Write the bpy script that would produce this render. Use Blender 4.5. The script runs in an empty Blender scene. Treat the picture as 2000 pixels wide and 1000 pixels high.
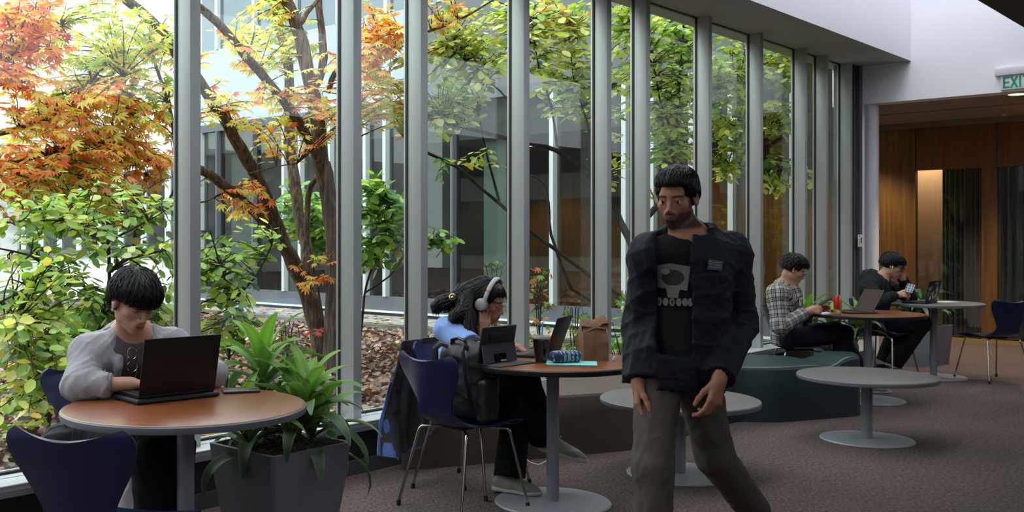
import bpy, bmesh, math, random
import numpy as np
from mathutils import Vector, Matrix, noise as mnoise

# ---------------------------------------------------------------- camera, sky, light, exposure
scene = bpy.context.scene
COL = scene.collection
H = 1.373                       # camera height
CX, HY, F = 787.0, 467.0, 2000.0
cam_data = bpy.data.cameras.new('camera'); cam = bpy.data.objects.new('camera', cam_data); COL.objects.link(cam)
cam.location = (0, 0, H); cam.rotation_euler = (math.pi/2, 0, 0)
cam_data.sensor_width = 36.0; cam_data.lens = 36.0*F/2000.0
cam_data.shift_x = (1000-CX)/2000.0; cam_data.shift_y = (HY-500)/2000.0
cam_data.clip_start = 0.05; cam_data.clip_end = 300
scene.camera = cam
scene.view_settings.view_transform = 'Standard'; scene.view_settings.look = 'None'
scene.view_settings.gamma = 1.0; scene.view_settings.use_curve_mapping = False
scene.view_settings.exposure = 1.25
world = bpy.data.worlds.new('overcast_sky'); scene.world = world; world.use_nodes = True
_wn = world.node_tree.nodes; _wl = world.node_tree.links
_bg = _wn['Background']; _bg.inputs['Strength'].default_value = 2.3
_tc = _wn.new('ShaderNodeTexCoord'); _sep = _wn.new('ShaderNodeSeparateXYZ'); _rmp = _wn.new('ShaderNodeValToRGB')
_wl.new(_tc.outputs['Generated'], _sep.inputs[0]); _wl.new(_sep.outputs['Z'], _rmp.inputs[0]); _wl.new(_rmp.outputs[0], _bg.inputs['Color'])
_rmp.color_ramp.elements[0].position = 0.0; _rmp.color_ramp.elements[0].color = (.50, .54, .58, 1)
_rmp.color_ramp.elements[1].position = 1.0; _rmp.color_ramp.elements[1].color = (.90, .96, 1.0, 1)
SR = random.Random(7)

# ---------------------------------------------------------------- coordinates
DX, DY = .6911, .7227          # direction the window wall runs in
def W(s, D, z=0.0):            # along the window wall, distance towards the window, height
    return Vector((DX*s - DY*D, DY*s + DX*D, z))
def P(u, v, Y):                # a point at depth Y seen at a place of the 2000 x 1000 photograph
    return Vector(((u-CX)/F*Y, Y, H-(v-HY)/F*Y))
WALLROT = math.atan2(DY, DX)

# ---------------------------------------------------------------- mesh builder
class MB:
    def __init__(self): self.v = []; self.f = []; self.mi = []; self.m = 0; self.uv = None
    def add(self, vs, fs):
        b = len(self.v); self.v += [tuple(p) for p in vs]
        for f in fs: self.f.append(tuple(i+b for i in f)); self.mi.append(self.m)
        return self
    def box(self, c, s, rot=None, bevel=0.0, seg=2):
        bm = bmesh.new(); bmesh.ops.create_cube(bm, size=1.0)
        for v in bm.verts: v.co = Vector((v.co.x*s[0], v.co.y*s[1], v.co.z*s[2]))
        if bevel > 0: bmesh.ops.bevel(bm, geom=bm.edges[:], offset=bevel, segments=seg, profile=.5, affect='EDGES')
        R = rot if rot is not None else Matrix.Identity(3)
        if isinstance(R, (int, float)): R = Matrix.Rotation(R, 3, 'Z')
        c = Vector(c); bm.verts.index_update()
        self.add([R @ v.co + c for v in bm.verts], [[v.index for v in f.verts] for f in bm.faces]); bm.free(); return self
    def sbox(self, s0, s1, D0, D1, z0, z1, bevel=0.0):       # box aligned with the window wall
        c = W((s0+s1)/2, (D0+D1)/2, (z0+z1)/2)
        return self.box(c, (abs(s1-s0), abs(D1-D0), abs(z1-z0)), Matrix.Rotation(WALLROT, 3, 'Z'), bevel)
    def quad(self, a, b, c, d): return self.add([a, b, c, d], [(0, 1, 2, 3)])
    def tube(self, pts, r, n=10, cap=True, flat=1.0, up=None):
        pts = [Vector(p) for p in pts]; k = len(pts)
        rs = r if isinstance(r, (list, tuple)) else [r]*k
        vs = []; prev = None
        for i, p in enumerate(pts):
            t = (pts[min(i+1, k-1)]-pts[max(i-1, 0)]).normalized()
            if prev is None:
                a = Vector(up) if up else (Vector((0, 0, 1)) if abs(t.z) < .9 else Vector((1, 0, 0)))
            else: a = prev
            a = (a - t*a.dot(t)).normalized(); b = t.cross(a); prev = a
            for j in range(n):
                an = 2*math.pi*j/n
                vs.append(p + (a*math.cos(an)*flat + b*math.sin(an))*rs[i])
        fs = [(i*n+j, i*n+(j+1) % n, (i+1)*n+(j+1) % n, (i+1)*n+j) for i in range(k-1) for j in range(n)]
        if cap: fs += [tuple(range(n))[::-1], tuple((k-1)*n+j for j in range(n))]
        return self.add(vs, fs)
    def lathe(self, prof, c=(0, 0, 0), n=32, M=None):
        vs = []; fs = []; c = Vector(c)
        for r, z in prof:
            for j in range(n):
                a = 2*math.pi*j/n; q = Vector((r*math.cos(a), r*math.sin(a), z))
                vs.append((M @ q if M else q) + c)
        k = len(prof)
        for i in range(k-1):
            for j in range(n): fs.append((i*n+j, i*n+(j+1) % n, (i+1)*n+(j+1) % n, (i+1)*n+j))
        if prof[0][0] > 1e-6: fs.append(tuple(range(n))[::-1])
        if prof[-1][0] > 1e-6: fs.append(tuple((k-1)*n+j for j in range(n)))
        return self.add(vs, fs)
    def prism(self, poly, z0, z1):
        n = len(poly)
        vs = [(p[0], p[1], z0) for p in poly] + [(p[0], p[1], z1) for p in poly]
        return self.add(vs, [tuple(range(n))[::-1], tuple(range(n, 2*n))] + [(i, (i+1) % n, n+(i+1) % n, n+i) for i in range(n)])
    def grid(self, rows, close=False):
        n = len(rows[0]); vs = [p for r in rows for p in r]
        fs = [(i*n+j, i*n+j+1, (i+1)*n+j+1, (i+1)*n+j) for i in range(len(rows)-1) for j in range(n-1)]
        return self.add(vs, fs)
    def shell(self, rows, th):                               # a grid with thickness
        A = np.array([[tuple(p) for p in r] for r in rows], float)
        du = np.gradient(A, axis=0); dv = np.gradient(A, axis=1)
        N = np.cross(du, dv); N /= np.linalg.norm(N, axis=2, keepdims=True)+1e-12
        B = A - N*th; m, n, _ = A.shape
        vs = list(map(tuple, A.reshape(-1, 3))) + list(map(tuple, B.reshape(-1, 3))); o = m*n
        fs = []
        for i in range(m-1):
            for j in range(n-1):
                a, b, c, d = i*n+j, i*n+j+1, (i+1)*n+j+1, (i+1)*n+j
                fs += [(a, b, c, d), (o+d, o+c, o+b, o+a)]
        ring = [j for j in range(n)] + [i*n+n-1 for i in range(1, m)] + [(m-1)*n+j for j in range(n-2, -1, -1)] + [i*n for i in range(m-2, 0, -1)]
        for a, b in zip(ring, ring[1:]+ring[:1]): fs.append((b, a, o+a, o+b))
        return self.add(vs, fs)
    def build(self, name, mat=None, parent=None, smooth=35, weld=False):
        me = bpy.data.meshes.new(name); me.from_pydata(self.v, [], self.f)
        if mat is not None:
            for m in (mat if isinstance(mat, (list, tuple)) else [mat]): me.materials.append(m)
            if isinstance(mat, (list, tuple)): me.polygons.foreach_set('material_index', self.mi)
        bm = bmesh.new(); bm.from_mesh(me)
        if weld: bmesh.ops.remove_doubles(bm, verts=bm.verts, dist=1e-5)
        bmesh.ops.recalc_face_normals(bm, faces=bm.faces); bm.to_mesh(me); bm.free()
        if smooth:
            me.shade_smooth(); me.set_sharp_from_angle(angle=math.radians(smooth))
        me.update()
        o = bpy.data.objects.new(name, me); COL.objects.link(o)
        if parent is not None: o.parent = parent; o.matrix_parent_inverse = Matrix.Identity(4)
        return o

def rawmesh(name, V, Fc, mat=None, parent=None, smooth=True, loc=None):
    me = bpy.data.meshes.new(name)
    V = np.asarray(V, np.float32); Fc = np.asarray(Fc, np.int32); k = Fc.shape[1]
    me.vertices.add(len(V)); me.vertices.foreach_set('co', V.ravel())
    me.loops.add(Fc.size); me.loops.foreach_set('vertex_index', Fc.ravel())
    me.polygons.add(len(Fc)); me.polygons.foreach_set('loop_start', np.arange(0, Fc.size, k, dtype=np.int32))
    me.polygons.foreach_set('loop_total', np.full(len(Fc), k, np.int32)) if False else None
    me.update(calc_edges=True); me.validate()
    if smooth: me.shade_smooth()
    for m in (mat if isinstance(mat, (list, tuple)) else [mat]):
        if m is not None: me.materials.append(m)
    o = bpy.data.objects.new(name, me); COL.objects.link(o)
    if parent is not None: o.parent = parent
    return o

# ---------------------------------------------------------------- tags
def tag(o, label=None, cat=None, group=None, kind=None):
    if label: o['label'] = label
    if cat: o['category'] = cat
    if group: o['group'] = group
    if kind: o['kind'] = kind
    return o
def empty(name, loc=(0, 0, 0), rz=0.0, label=None, cat=None, group=None):
    o = bpy.data.objects.new(name, None); COL.objects.link(o); o.empty_display_size = .1
    o.location = loc; o.rotation_euler = (0, 0, rz)
    return tag(o, label, cat, group)
def struct(o): o['kind'] = 'structure'; return o
def copy_tree(o, parent=None):
    c = o.copy(); COL.objects.link(c)
    if parent is not None: c.parent = parent
    for ch in list(o.children): copy_tree(ch, c)
    return c
def adopt(root, objs):           # world-space meshes become parts of an empty standing at its own place
    M = Matrix.Translation(root.location) @ Matrix.Rotation(root.rotation_euler.z, 4, 'Z')
    for o in objs:
        o.parent = root; o.matrix_parent_inverse = M.inverted()

# ---------------------------------------------------------------- materials
def lin(c): return tuple(((x/255)/12.92 if x/255 <= .04045 else ((x/255+.055)/1.055)**2.4) for x in c)
def mat(name, rgb, rough=.6, metal=0.0, spec=.5, bump=0.0, bscale=60, vary=0.0, vscale=8, **kw):
    m = bpy.data.materials.new(name); m.use_nodes = True; nt = m.node_tree; b = nt.nodes['Principled BSDF']
    c = lin(rgb); b.inputs['Base Color'].default_value = (*c, 1)
    b.inputs['Roughness'].default_value = rough; b.inputs['Metallic'].default_value = metal
    b.inputs['Specular IOR Level'].default_value = spec
    for k, v in kw.items(): b.inputs[k].default_value = v
    if bump or vary:
        tc = nt.nodes.new('ShaderNodeTexCoord')
    if bump:
        n = nt.nodes.new('ShaderNodeTexNoise'); n.inputs['Scale'].default_value = bscale; n.inputs['Detail'].default_value = 4
        bp = nt.nodes.new('ShaderNodeBump'); bp.inputs['Strength'].default_value = bump; bp.inputs['Distance'].default_value = .01
        nt.links.new(tc.outputs['Object'], n.inputs['Vector']); nt.links.new(n.outputs['Fac'], bp.inputs['Height'])
        nt.links.new(bp.outputs['Normal'], b.inputs['Normal'])
    if vary:
        n = nt.nodes.new('ShaderNodeTexNoise'); n.inputs['Scale'].default_value = vscale; n.inputs['Detail'].default_value = 5
        mx = nt.nodes.new('ShaderNodeMix'); mx.data_type = 'RGBA'
        mx.inputs['A'].default_value = (*[x*(1-vary) for x in c], 1); mx.inputs['B'].default_value = (*[min(1, x*(1+vary)) for x in c], 1)
        nt.links.new(tc.outputs['Object'], n.inputs['Vector']); nt.links.new(n.outputs['Fac'], mx.inputs['Factor'])
        nt.links.new(mx.outputs['Result'], b.inputs['Base Color'])
    return m
def ramp_mat(name, cols, scale=(1, 1, 1), nscale=4, rough=.5, detail=8, dist=0, bump=0, coord='Object', spec=.5):
    """noise through a colour ramp: wood, bark, concrete"""
    m = bpy.data.materials.new(name); m.use_nodes = True; nt = m.node_tree; b = nt.nodes['Principled BSDF']
    tc = nt.nodes.new('ShaderNodeTexCoord'); mp = nt.nodes.new('ShaderNodeMapping'); mp.inputs['Scale'].default_value = scale
    n = nt.nodes.new('ShaderNodeTexNoise'); n.inputs['Scale'].default_value = nscale; n.inputs['Detail'].default_value = detail; n.inputs['Distortion'].default_value = dist
    r = nt.nodes.new('ShaderNodeValToRGB'); e = r.color_ramp.elements
    while len(e) < len(cols): e.new(.5)
    for i, (p, c) in enumerate(cols): e[i].position = p; e[i].color = (*lin(c), 1)
    nt.links.new(tc.outputs[coord], mp.inputs[0]); nt.links.new(mp.outputs[0], n.inputs['Vector']); nt.links.new(n.outputs['Fac'], r.inputs[0])
    nt.links.new(r.outputs[0], b.inputs['Base Color']); b.inputs['Roughness'].default_value = rough; b.inputs['Specular IOR Level'].default_value = spec
    if bump:
        bp = nt.nodes.new('ShaderNodeBump'); bp.inputs['Strength'].default_value = bump; bp.inputs['Distance'].default_value = .02
        nt.links.new(n.outputs['Fac'], bp.inputs['Height']); nt.links.new(bp.outputs['Normal'], b.inputs['Normal'])
    return m
def glass_mat(name, tint=(1, 1, 1), ior=1.5, rough=0.0, gain=1.0):
    m = bpy.data.materials.new(name); m.use_nodes = True; nt = m.node_tree; nt.nodes.clear()
    out = nt.nodes.new('ShaderNodeOutputMaterial'); mix = nt.nodes.new('ShaderNodeMixShader')
    tr = nt.nodes.new('ShaderNodeBsdfTransparent'); tr.inputs[0].default_value = (*tint, 1)
    gl = nt.nodes.new('ShaderNodeBsdfGlossy'); gl.inputs['Roughness'].default_value = rough; gl.inputs['Color'].default_value = (gain, gain, gain, 1)
    # Schlick reflectance from the viewing angle, the same from both sides of the pane
    f0 = ((ior-1)/(ior+1))**2
    lw = nt.nodes.new('ShaderNodeLayerWeight'); lw.inputs['Blend'].default_value = .5
    pw = nt.nodes.new('ShaderNodeMath'); pw.operation = 'POWER'; pw.inputs[1].default_value = 5
    ma = nt.nodes.new('ShaderNodeMath'); ma.operation = 'MULTIPLY_ADD'; ma.inputs[1].default_value = 1-f0; ma.inputs[2].default_value = f0
    nt.links.new(lw.outputs['Facing'], pw.inputs[0]); nt.links.new(pw.outputs[0], ma.inputs[0]); nt.links.new(ma.outputs[0], mix.inputs[0])
    nt.links.new(tr.outputs[0], mix.inputs[1]); nt.links.new(gl.outputs[0], mix.inputs[2])
    nt.links.new(mix.outputs[0], out.inputs[0]); return m

M = {}
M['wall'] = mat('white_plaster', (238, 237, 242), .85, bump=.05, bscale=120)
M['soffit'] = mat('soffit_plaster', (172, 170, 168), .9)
M['mullion'] = mat('satin_aluminium_paint', (178, 181, 178), .42, 0.35, bump=.02, bscale=200)
M['gasket'] = mat('black_gasket', (18, 20, 20), .5)
M['sill'] = mat('painted_sill', (205, 207, 212), .35)
M['silledge'] = mat('sill_metal', (150, 152, 158), .35, .6)
M['black_panel'] = mat('black_panel', (14, 14, 17), .6)
M['skirt'] = mat('grey_skirting', (66, 63, 66), .7)
M['glass'] = glass_mat('window_glass', (.93, .97, .95), 1.52)
M['farglass'] = glass_mat('facade_glass', (.66, .70, .68), 1.6)
M['ceiling'] = mat('grey_ceiling', (150, 143, 136), .9)
M['darkceil'] = mat('brown_soffit', (70, 62, 56), .9)
M['wood'] = ramp_mat('stained_panel_wood', [(0.25, (84, 54, 12)), (.5, (106, 70, 17)), (.75, (126, 86, 28))], (6, 6, .35), 3.5, .45, bump=.05)
M['woodtrim'] = mat('pale_wood_trim', (150, 112, 66), .5)
M['tabletop'] = ramp_mat('cherry_laminate', [(.3, (112, 62, 34)), (.5, (128, 72, 40)), (.7, (140, 82, 48))], (2, 14, 2), 4, .30, bump=.01)
M['greytop'] = mat('grey_laminate', (106, 100, 98), .42, vary=.06, vscale=90)
M['edge_grey'] = mat('grey_edge_band', (112, 112, 118), .35)
M['edge_dark'] = mat('dark_edge_band', (26, 23, 24), .4)
M['pole'] = mat('grey_enamel', (128, 129, 136), .38, .1)
M['base'] = mat('grey_enamel_base', (150, 152, 158), .38, .1, vary=.06, vscale=12)
M['chrome'] = mat('chrome', (176, 170, 164), .18, 1.0)
M['rubber'] = mat('black_rubber', (12, 12, 12), .7)
M['navy'] = mat('navy_lacquer', (17, 28, 66), .34, vary=.1, vscale=5)
M['brown_vinyl'] = mat('brown_vinyl', (92, 76, 66), .45, bump=.12, bscale=30, vary=.1)
M['green_vinyl'] = mat('green_vinyl', (40, 58, 58), .36, bump=.12, bscale=30, vary=.1)
# carpet: fine loops with a crosswise rib
m = mat('brown_carpet', (98, 84, 80), .95, spec=.1); nt = m.node_tree; b = nt.nodes['Principled BSDF']
tc = nt.nodes.new('ShaderNodeTexCoord'); mp = nt.nodes.new('ShaderNodeMapping'); mp.inputs['Rotation'].default_value = (0, 0, -.35); mp.inputs['Scale'].default_value = (1, .45, 1)
vo = nt.nodes.new('ShaderNodeTexVoronoi'); vo.inputs['Scale'].default_value = 150
n1 = nt.nodes.new('ShaderNodeTexNoise'); n1.inputs['Scale'].default_value = 70; n1.inputs['Detail'].default_value = 3
n2 = nt.nodes.new('ShaderNodeTexNoise'); n2.inputs['Scale'].default_value = 1.3; n2.inputs['Detail'].default_value = 4
r1 = nt.nodes.new('ShaderNodeValToRGB'); r1.color_ramp.elements[0].position = .3; r1.color_ramp.elements[0].color = (*lin((80, 68, 65)), 1); r1.color_ramp.elements[1].position = .72; r1.color_ramp.elements[1].color = (*lin((122, 106, 101)), 1)
mx = nt.nodes.new('ShaderNodeMix'); mx.data_type = 'RGBA'; mx.blend_type = 'MULTIPLY'; mx.inputs['Factor'].default_value = .35
nt.links.new(tc.outputs['Object'], mp.inputs[0]); nt.links.new(mp.outputs[0], vo.inputs['Vector']); nt.links.new(mp.outputs[0], n1.inputs['Vector']); nt.links.new(tc.outputs['Object'], n2.inputs['Vector'])
nt.links.new(n1.outputs['Fac'], r1.inputs[0]); nt.links.new(r1.outputs[0], mx.inputs['A']); nt.links.new(n2.outputs['Fac'], mx.inputs['B']); nt.links.new(mx.outputs['Result'], b.inputs['Base Color'])
bp = nt.nodes.new('ShaderNodeBump'); bp.inputs['Strength'].default_value = .5; bp.inputs['Distance'].default_value = .004
nt.links.new(vo.outputs['Distance'], bp.inputs['Height']); nt.links.new(bp.outputs['Normal'], b.inputs['Normal'])
M['carpet'] = m
# ================================================================ THE ROOM
G_D, M_D, S_D = 4.53, 4.408, 4.31          # glass plane, mullion fronts, sill front
SILL, HEAD = .303, 3.40
FLOOR = struct(MB().sbox(-7, 22, -3.9, 4.33, -.1, 0).build('floor', M['carpet']))
struct(MB().sbox(12.3, 15.1, 4.33, 11.5, -.1, 0).build('floor', M['carpet']))
struct(MB().sbox(-7, 12.39, 4.33, 4.36, .085, SILL-.02).build('wall_window_lower', M['black_panel']))
struct(MB().sbox(-7, 12.39, 4.36, 4.64, -.3, SILL-.03).build('wall_window_curb', M['black_panel']))
struct(MB().sbox(-7, 12.39, 4.322, 4.36, 0, .085).build('baseboard_window', M['skirt']))
b = MB(); b.sbox(-7, 12.39, 4.315, 4.62, SILL-.03, SILL, .004); s = struct(b.build('trim_1', M['sill']))
b = MB(); b.sbox(-7, 12.39, S_D+.004, 4.36, SILL-.055, SILL-.03); b.sbox(-7, 12.39, S_D, 4.34, SILL-.012, SILL-.004)
o = b.build('sill_edge', M['silledge'], s)
o = MB().sbox(-7, 12.39, 4.447, 4.451, SILL, SILL+.0012).build('sill_joint', M['gasket'], s)
# glass panes and mullions: places of the mullions along the wall
mull = [-4.3, -3.7, -2.62, -1.54, -.95, .13, 1.21, 1.88, 3.034, 4.186, 4.775, 5.855, 6.934, 7.527, 8.616, 9.682, 10.756, 11.33, 12.03]
MW = .066
ti = 2
for i, s0 in enumerate(mull):
    b = MB(); b.sbox(s0, s0+MW, M_D, 4.56, SILL, HEAD, .003)
    o = struct(b.build('trim_%d' % ti, M['mullion'])); ti += 1
    b = MB(); b.sbox(s0-.005, s0, G_D-.008, G_D+.012, SILL, HEAD); b.sbox(s0+MW, s0+MW+.005, G_D-.008, G_D+.012, SILL, HEAD); b.build('gasket', M['gasket'], o)
ends = mull + [12.39]
wi = 1
for i in range(len(mull)-1):
    a, c = mull[i]+MW+.004, mull[i+1]-.004
    g = struct(MB().sbox(a, c, G_D, G_D+.006, SILL+.012, HEAD-.012).build('window_%d' % wi, M['glass'])); wi += 1
    b = MB(); b.sbox(a, c, G_D-.012, G_D+.02, SILL, SILL+.012); b.sbox(a, c, G_D-.012, G_D+.02, HEAD-.012, HEAD); b.build('gasket', M['gasket'], g)
# dark corner frame at the far end of the glazing
b = MB(); b.sbox(12.03+MW, 12.39, 4.44, 4.62, SILL, HEAD, .002); b.sbox(12.2, 12.22, 4.425, 4.46, SILL, HEAD); b.sbox(12.3, 12.385, 4.40, 4.5, SILL, HEAD)
struct(b.build('trim_%d' % ti, mat('dark_frame', (96, 97, 104), .4, .4))); ti += 1
struct(MB().sbox(12.0, 12.39, 4.33, 4.62, -.1, SILL).build('wall_corner', M['wall']))
# soffit above the glazing with the white fascia of the light well
F_D = 3.866
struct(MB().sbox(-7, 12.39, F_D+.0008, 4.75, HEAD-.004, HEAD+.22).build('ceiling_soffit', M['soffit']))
struct(MB().sbox(-7, 12.39, F_D, F_D+.14, HEAD-.0035, 6.2).build('wall_fascia', M['wall']))
struct(MB().sbox(-7, 12.39, F_D+.14, 4.75, HEAD+.22, 6.2).build('wall_parapet', mat('outer_render', (196, 196, 194), .9)))
# end wall with the exit sign, open underneath
b = MB(); b.sbox(12.39, 12.62, 2.40, 4.75, 2.95, 6.2); struct(b.build('wall_end', M['wall']))
struct(MB().sbox(12.55, 12.60, 4.42, 4.75, 0, 2.95).build('wall_end_return', M['wall']))
# round white column at the end of the glazing
o = MB().lathe([(.078, 0), (.078, 2.95)], W(12.50, 4.335), 28).build('white_column', mat('column_paint', (214, 214, 220), .5))
tag(o, 'slim round white column where the window wall meets the wood panelled hall', 'column')
# low ceiling of the hall beyond
struct(MB().sbox(12.62, 15.2, 2.40, 11.6, 2.97, 3.8).build('ceiling_hall', M['ceiling']))
b = MB(); b.sbox(14.98, 15.1, 2.4, 9.9, 2.90, 2.97); b.sbox(13.75, 13.765, 2.6, 4.9, 2.962, 2.97); struct(b.build('trim_%d' % ti, mat('ceiling_reveal', (120, 112, 104), .9))); ti += 1
# wood panelled wall with two glazed openings
WS = 15.1
def uD(u, s): q = (u-CX)/F; return s*(DX-DY*q)/(DY+DX*q)
d1, d2, d3 = uD(1788, WS), uD(1917, WS), uD(1947, WS)
d4 = 2.55
OT = 2.30
b = MB()
b.sbox(WS, WS+.1, 2.4, 11.5, OT+.02, 2.97); b.sbox(WS, WS+.1, d1, 11.5, 0, OT+.02); b.sbox(WS, WS+.1, d3, d2, 0, OT+.02); b.sbox(WS, WS+.1, 2.4, d4, 0, OT+.02)
struct(b.build('wall_wood', M['wood']))
b = MB(); b.sbox(WS-.004, WS, d1-.006, d1+.004, OT, 2.9); b.sbox(WS-.004, WS, d3-.004, d3+.004, OT, 2.9)
struct(b.build('trim_%d' % ti, mat('panel_joint', (38, 20, 8), .7))); ti += 1
b = MB(); b.sbox(WS-.03, WS, 2.4, 9.9, 0, .05); struct(b.build('baseboard_wood', M['woodtrim']))
M['curtain'] = mat('charcoal_curtain', (70, 71, 74), .9)
for (a, c, k) in ((d1, d2, wi), (d3, d4, wi+1)):
    g = struct(MB().sbox(WS+.05, WS+.056, c, a, .05, OT+.02).build('window_%d' % k, glass_mat('hall_glass_%d' % k, (.8, .85, .85), 1.6)))
    rows = []
    n = 120; a2 = a-.28 if k == wi else a
    for z in (.06, 1.2, OT+.1):
        rows.append([W(WS+.22+.045*math.sin(j*.62)+.02*math.sin(j*.23), a2+(c-.2-a2)*j/n, z) for j in range(n+1)])
    cu = MB().shell(rows, .004).build('curtain', M['curtain'])
    tag(cu, 'charcoal curtain behind the left glazed opening of the wood wall' if k == wi else 'charcoal curtain behind the right glazed opening at the picture edge', 'curtain', 'curtains behind the wood wall')
struct(MB().sbox(WS+.9, WS+1.0, 2.4, 9.9, -.1, 3.1).build('wall_beyond', mat('beige_wall', (196, 160, 124), .8)))
struct(MB().sbox(WS+.1, WS+.9, 2.4, 9.9, -.1, 0).build('floor', M['carpet']))
struct(MB().sbox(WS+.1, WS+.9, 2.4, 9.9, 2.97, 3.1).build('ceiling_beyond', M['ceiling']))
# brown ceiling on the near side of the light well, roof above it
R_D = 2.48
struct(MB().sbox(-7, 22, 1.5, R_D, HEAD, HEAD+.5).build('ceiling_beam', M['darkceil']))
struct(MB().sbox(-7, 22, R_D-.12, R_D, HEAD+.5, 6.2).build('wall_lightwell', M['wall']))
struct(MB().sbox(-7, 22, -3.9, 1.5, 5.5, 5.62).build('ceiling', M['darkceil']))
struct(MB().sbox(-7, 22, 1.5, R_D-.12, HEAD+.5, 5.62).build('wall_beam_side', M['darkceil']))
struct(MB().sbox(-7.1, -7, -3.9, 4.75, -.1, 6.2).build('wall_near', M['wall']))
struct(MB().sbox(22, 22.1, -3.9, 2.48, -.1, 6.2).build('wall_far_end', M['wall']))
struct(MB().sbox(12.62, 22, 2.3, 2.4, -.1, 3.5).build('wall_hall_side', M['wood']))
struct(MB().sbox(-7, 22, -4.0, -3.9, -.1, 3.4).build('wall_back', mat('back_wall', (120, 112, 106), .9)))
struct(MB().sbox(-7, 22, -4.0, -3.9, 5.36, 5.62).build('wall_back_head', M['wall']))
struct(MB().sbox(-7, 22, -3.96, -3.94, 3.4, 5.36).build('window_50', glass_mat('clerestory_glass', (.62, .64, .66), 1.5)))
# exit sign hung on the end wall
xe = W(12.385, uD(1976, 12.385), 0)
zs = lambda v, u=1976: H-(v-HY)/F*xe.y
ex = empty('exit_sign', (xe.x, xe.y, 2.93), WALLROT-math.pi/2, 'white exit sign with green letters on the white wall at the right edge', 'sign')
sc_ = xe.y/F
wd = .46; ztop = zs(132)-2.93; zbar = zs(147)-2.93; zbot = zs(175)-2.93
MB().box((.10, -.03, (ztop+zbar)/2), (wd+.04, .06, ztop-zbar), bevel=.004).build('housing', mat('sign_housing', (214, 214, 218), .5), ex)
MB().box((.12, -.018, (zbar+zbot)/2), (wd-.02, .02, zbar-zbot), bevel=.002).build('face_plate', mat('sign_face', (222, 222, 222), .4), ex)
lt = MB(); hgt = (zbar-zbot)*.80; zc = (zbar+zbot)/2
def stroke(x0, z0, x1, z1, w=.020):
    a = Vector((x0, 0, z0)); c = Vector((x1, 0, z1)); L = (c-a).length; ang = math.atan2(c.z-a.z, c.x-a.x)
    lt.box(((x0+x1)/2, -.029, (z0+z1)/2), (L, .003, w), Matrix.Rotation(-ang, 3, 'Y'))
X0 = -.075; h2 = hgt/2; lw = .060; gp = .014
stroke(X0+.01, zc-h2, X0+.01, zc+h2); [stroke(X0, zc+k*(h2-.010), X0+lw, zc+k*(h2-.010)) for k in (-1, 0, 1)]
X1 = X0+lw+gp; stroke(X1, zc-h2, X1+lw, zc+h2); stroke(X1, zc+h2, X1+lw, zc-h2)
X2 = X1+lw+gp; stroke(X2+.012, zc-h2, X2+.012, zc+h2)
X3 = X2+.024+gp; stroke(X3, zc+h2-.01, X3+lw, zc+h2-.01); stroke(X3+lw/2, zc-h2, X3+lw/2, zc+h2)
lt.build('lettering', mat('sign_green', (20, 160, 130), .5), ex)
# recessed lamp and smoke detector in the hall ceiling
lp = P(1988, 184, 1); k = (2.97-H)/(lp.z-H)
o = empty('recessed_downlight', (lp.x*k, k, 2.97), 0, 'small round recessed ceiling lamp glowing below the exit sign', 'ceiling lamp')
em = bpy.data.materials.new('lamp_glow'); em.use_nodes = True; em.node_tree.nodes['Principled BSDF'].inputs['Emission Color'].default_value = (1, .78, .4, 1); em.node_tree.nodes['Principled BSDF'].inputs['Emission Strength'].default_value = 1.6
MB().lathe([(.095, 0), (.11, -.006), (.115, 0)], (0, 0, 0), 32).build('ring', mat('lamp_ring', (180, 170, 150), .4), o)
MB().lathe([(.0, -.002), (.092, -.002)], (0, 0, 0), 32).build('lamp_lens', em, o)
L = bpy.data.lights.new('downlight', 'SPOT'); L.energy = 62; L.color = (1, .84, .60); L.spot_size = 1.9; L.spot_blend = .6; L.shadow_soft_size = .06
for i, q in enumerate(((lp.x*k, k), tuple(W(14.2, .4+2.2)[:2]), tuple(W(14.3, 5.3)[:2]), tuple(W(14.2, 6.9)[:2]), tuple(W(14.2, 8.6)[:2]), tuple(W(14.2, 10.6)[:2]))):  # first lamp is seen; the others are unseen, added to brighten the hall
    lo = bpy.data.objects.new('downlight', L); COL.objects.link(lo); lo.location = (q[0], q[1], 2.93)
    if i: c = copy_tree(o); c.location = (q[0], q[1], 2.97); tag(c, 'added recessed lamp brightening the hall, %s' % ('', 'just past the right picture edge', 'hidden behind the white column', 'nearest to the glazed corner of the courtyard', 'beyond the courtyard glass behind the walking man', 'farthest along the courtyard glass')[i], 'ceiling lamp', 'added lamps of the hall')
lp = P(1962, 218, 1); k = (2.97-H)/(lp.z-H)
o = empty('smoke_detector', (lp.x*k, k, 2.97), 0, 'small domed smoke detector on the hall ceiling left of the lamp', 'smoke detector')
MB().lathe([(.085, 0), (.08, -.02), (.05, -.032), (.0, -.034)], (0, 0, 0), 28).build('body', mat('detector_shell', (150, 145, 138), .5), o)
MB().lathe([(.03, -.03), (.026, -.055), (.0, -.06)], (0, 0, 0), 20).build('sensor', mat('detector_sensor', (190, 188, 180), .3), o)
L2 = bpy.data.lights.new('added_hall_fill', 'POINT'); L2.energy = 18; L2.color = (1, .80, .58); L2.shadow_soft_size = .1  # added point light that brightens the wall behind the opening, its source unseen
lo = bpy.data.objects.new('added_hall_fill', L2); COL.objects.link(lo); lo.location = W(15.62, d1+.1, 2.7)
hl = MB().lathe([(.0, .06), (.035, .05), (.06, 0), (.035, -.05), (0, -.06)], W(15.62, d1+.1, 2.88), 20).build('added_globe', em); tag(hl, 'small added globe, out of view at the ceiling behind the wood wall', 'ceiling lamp')  # made-up globe, added as a body for that light, out of view
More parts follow.
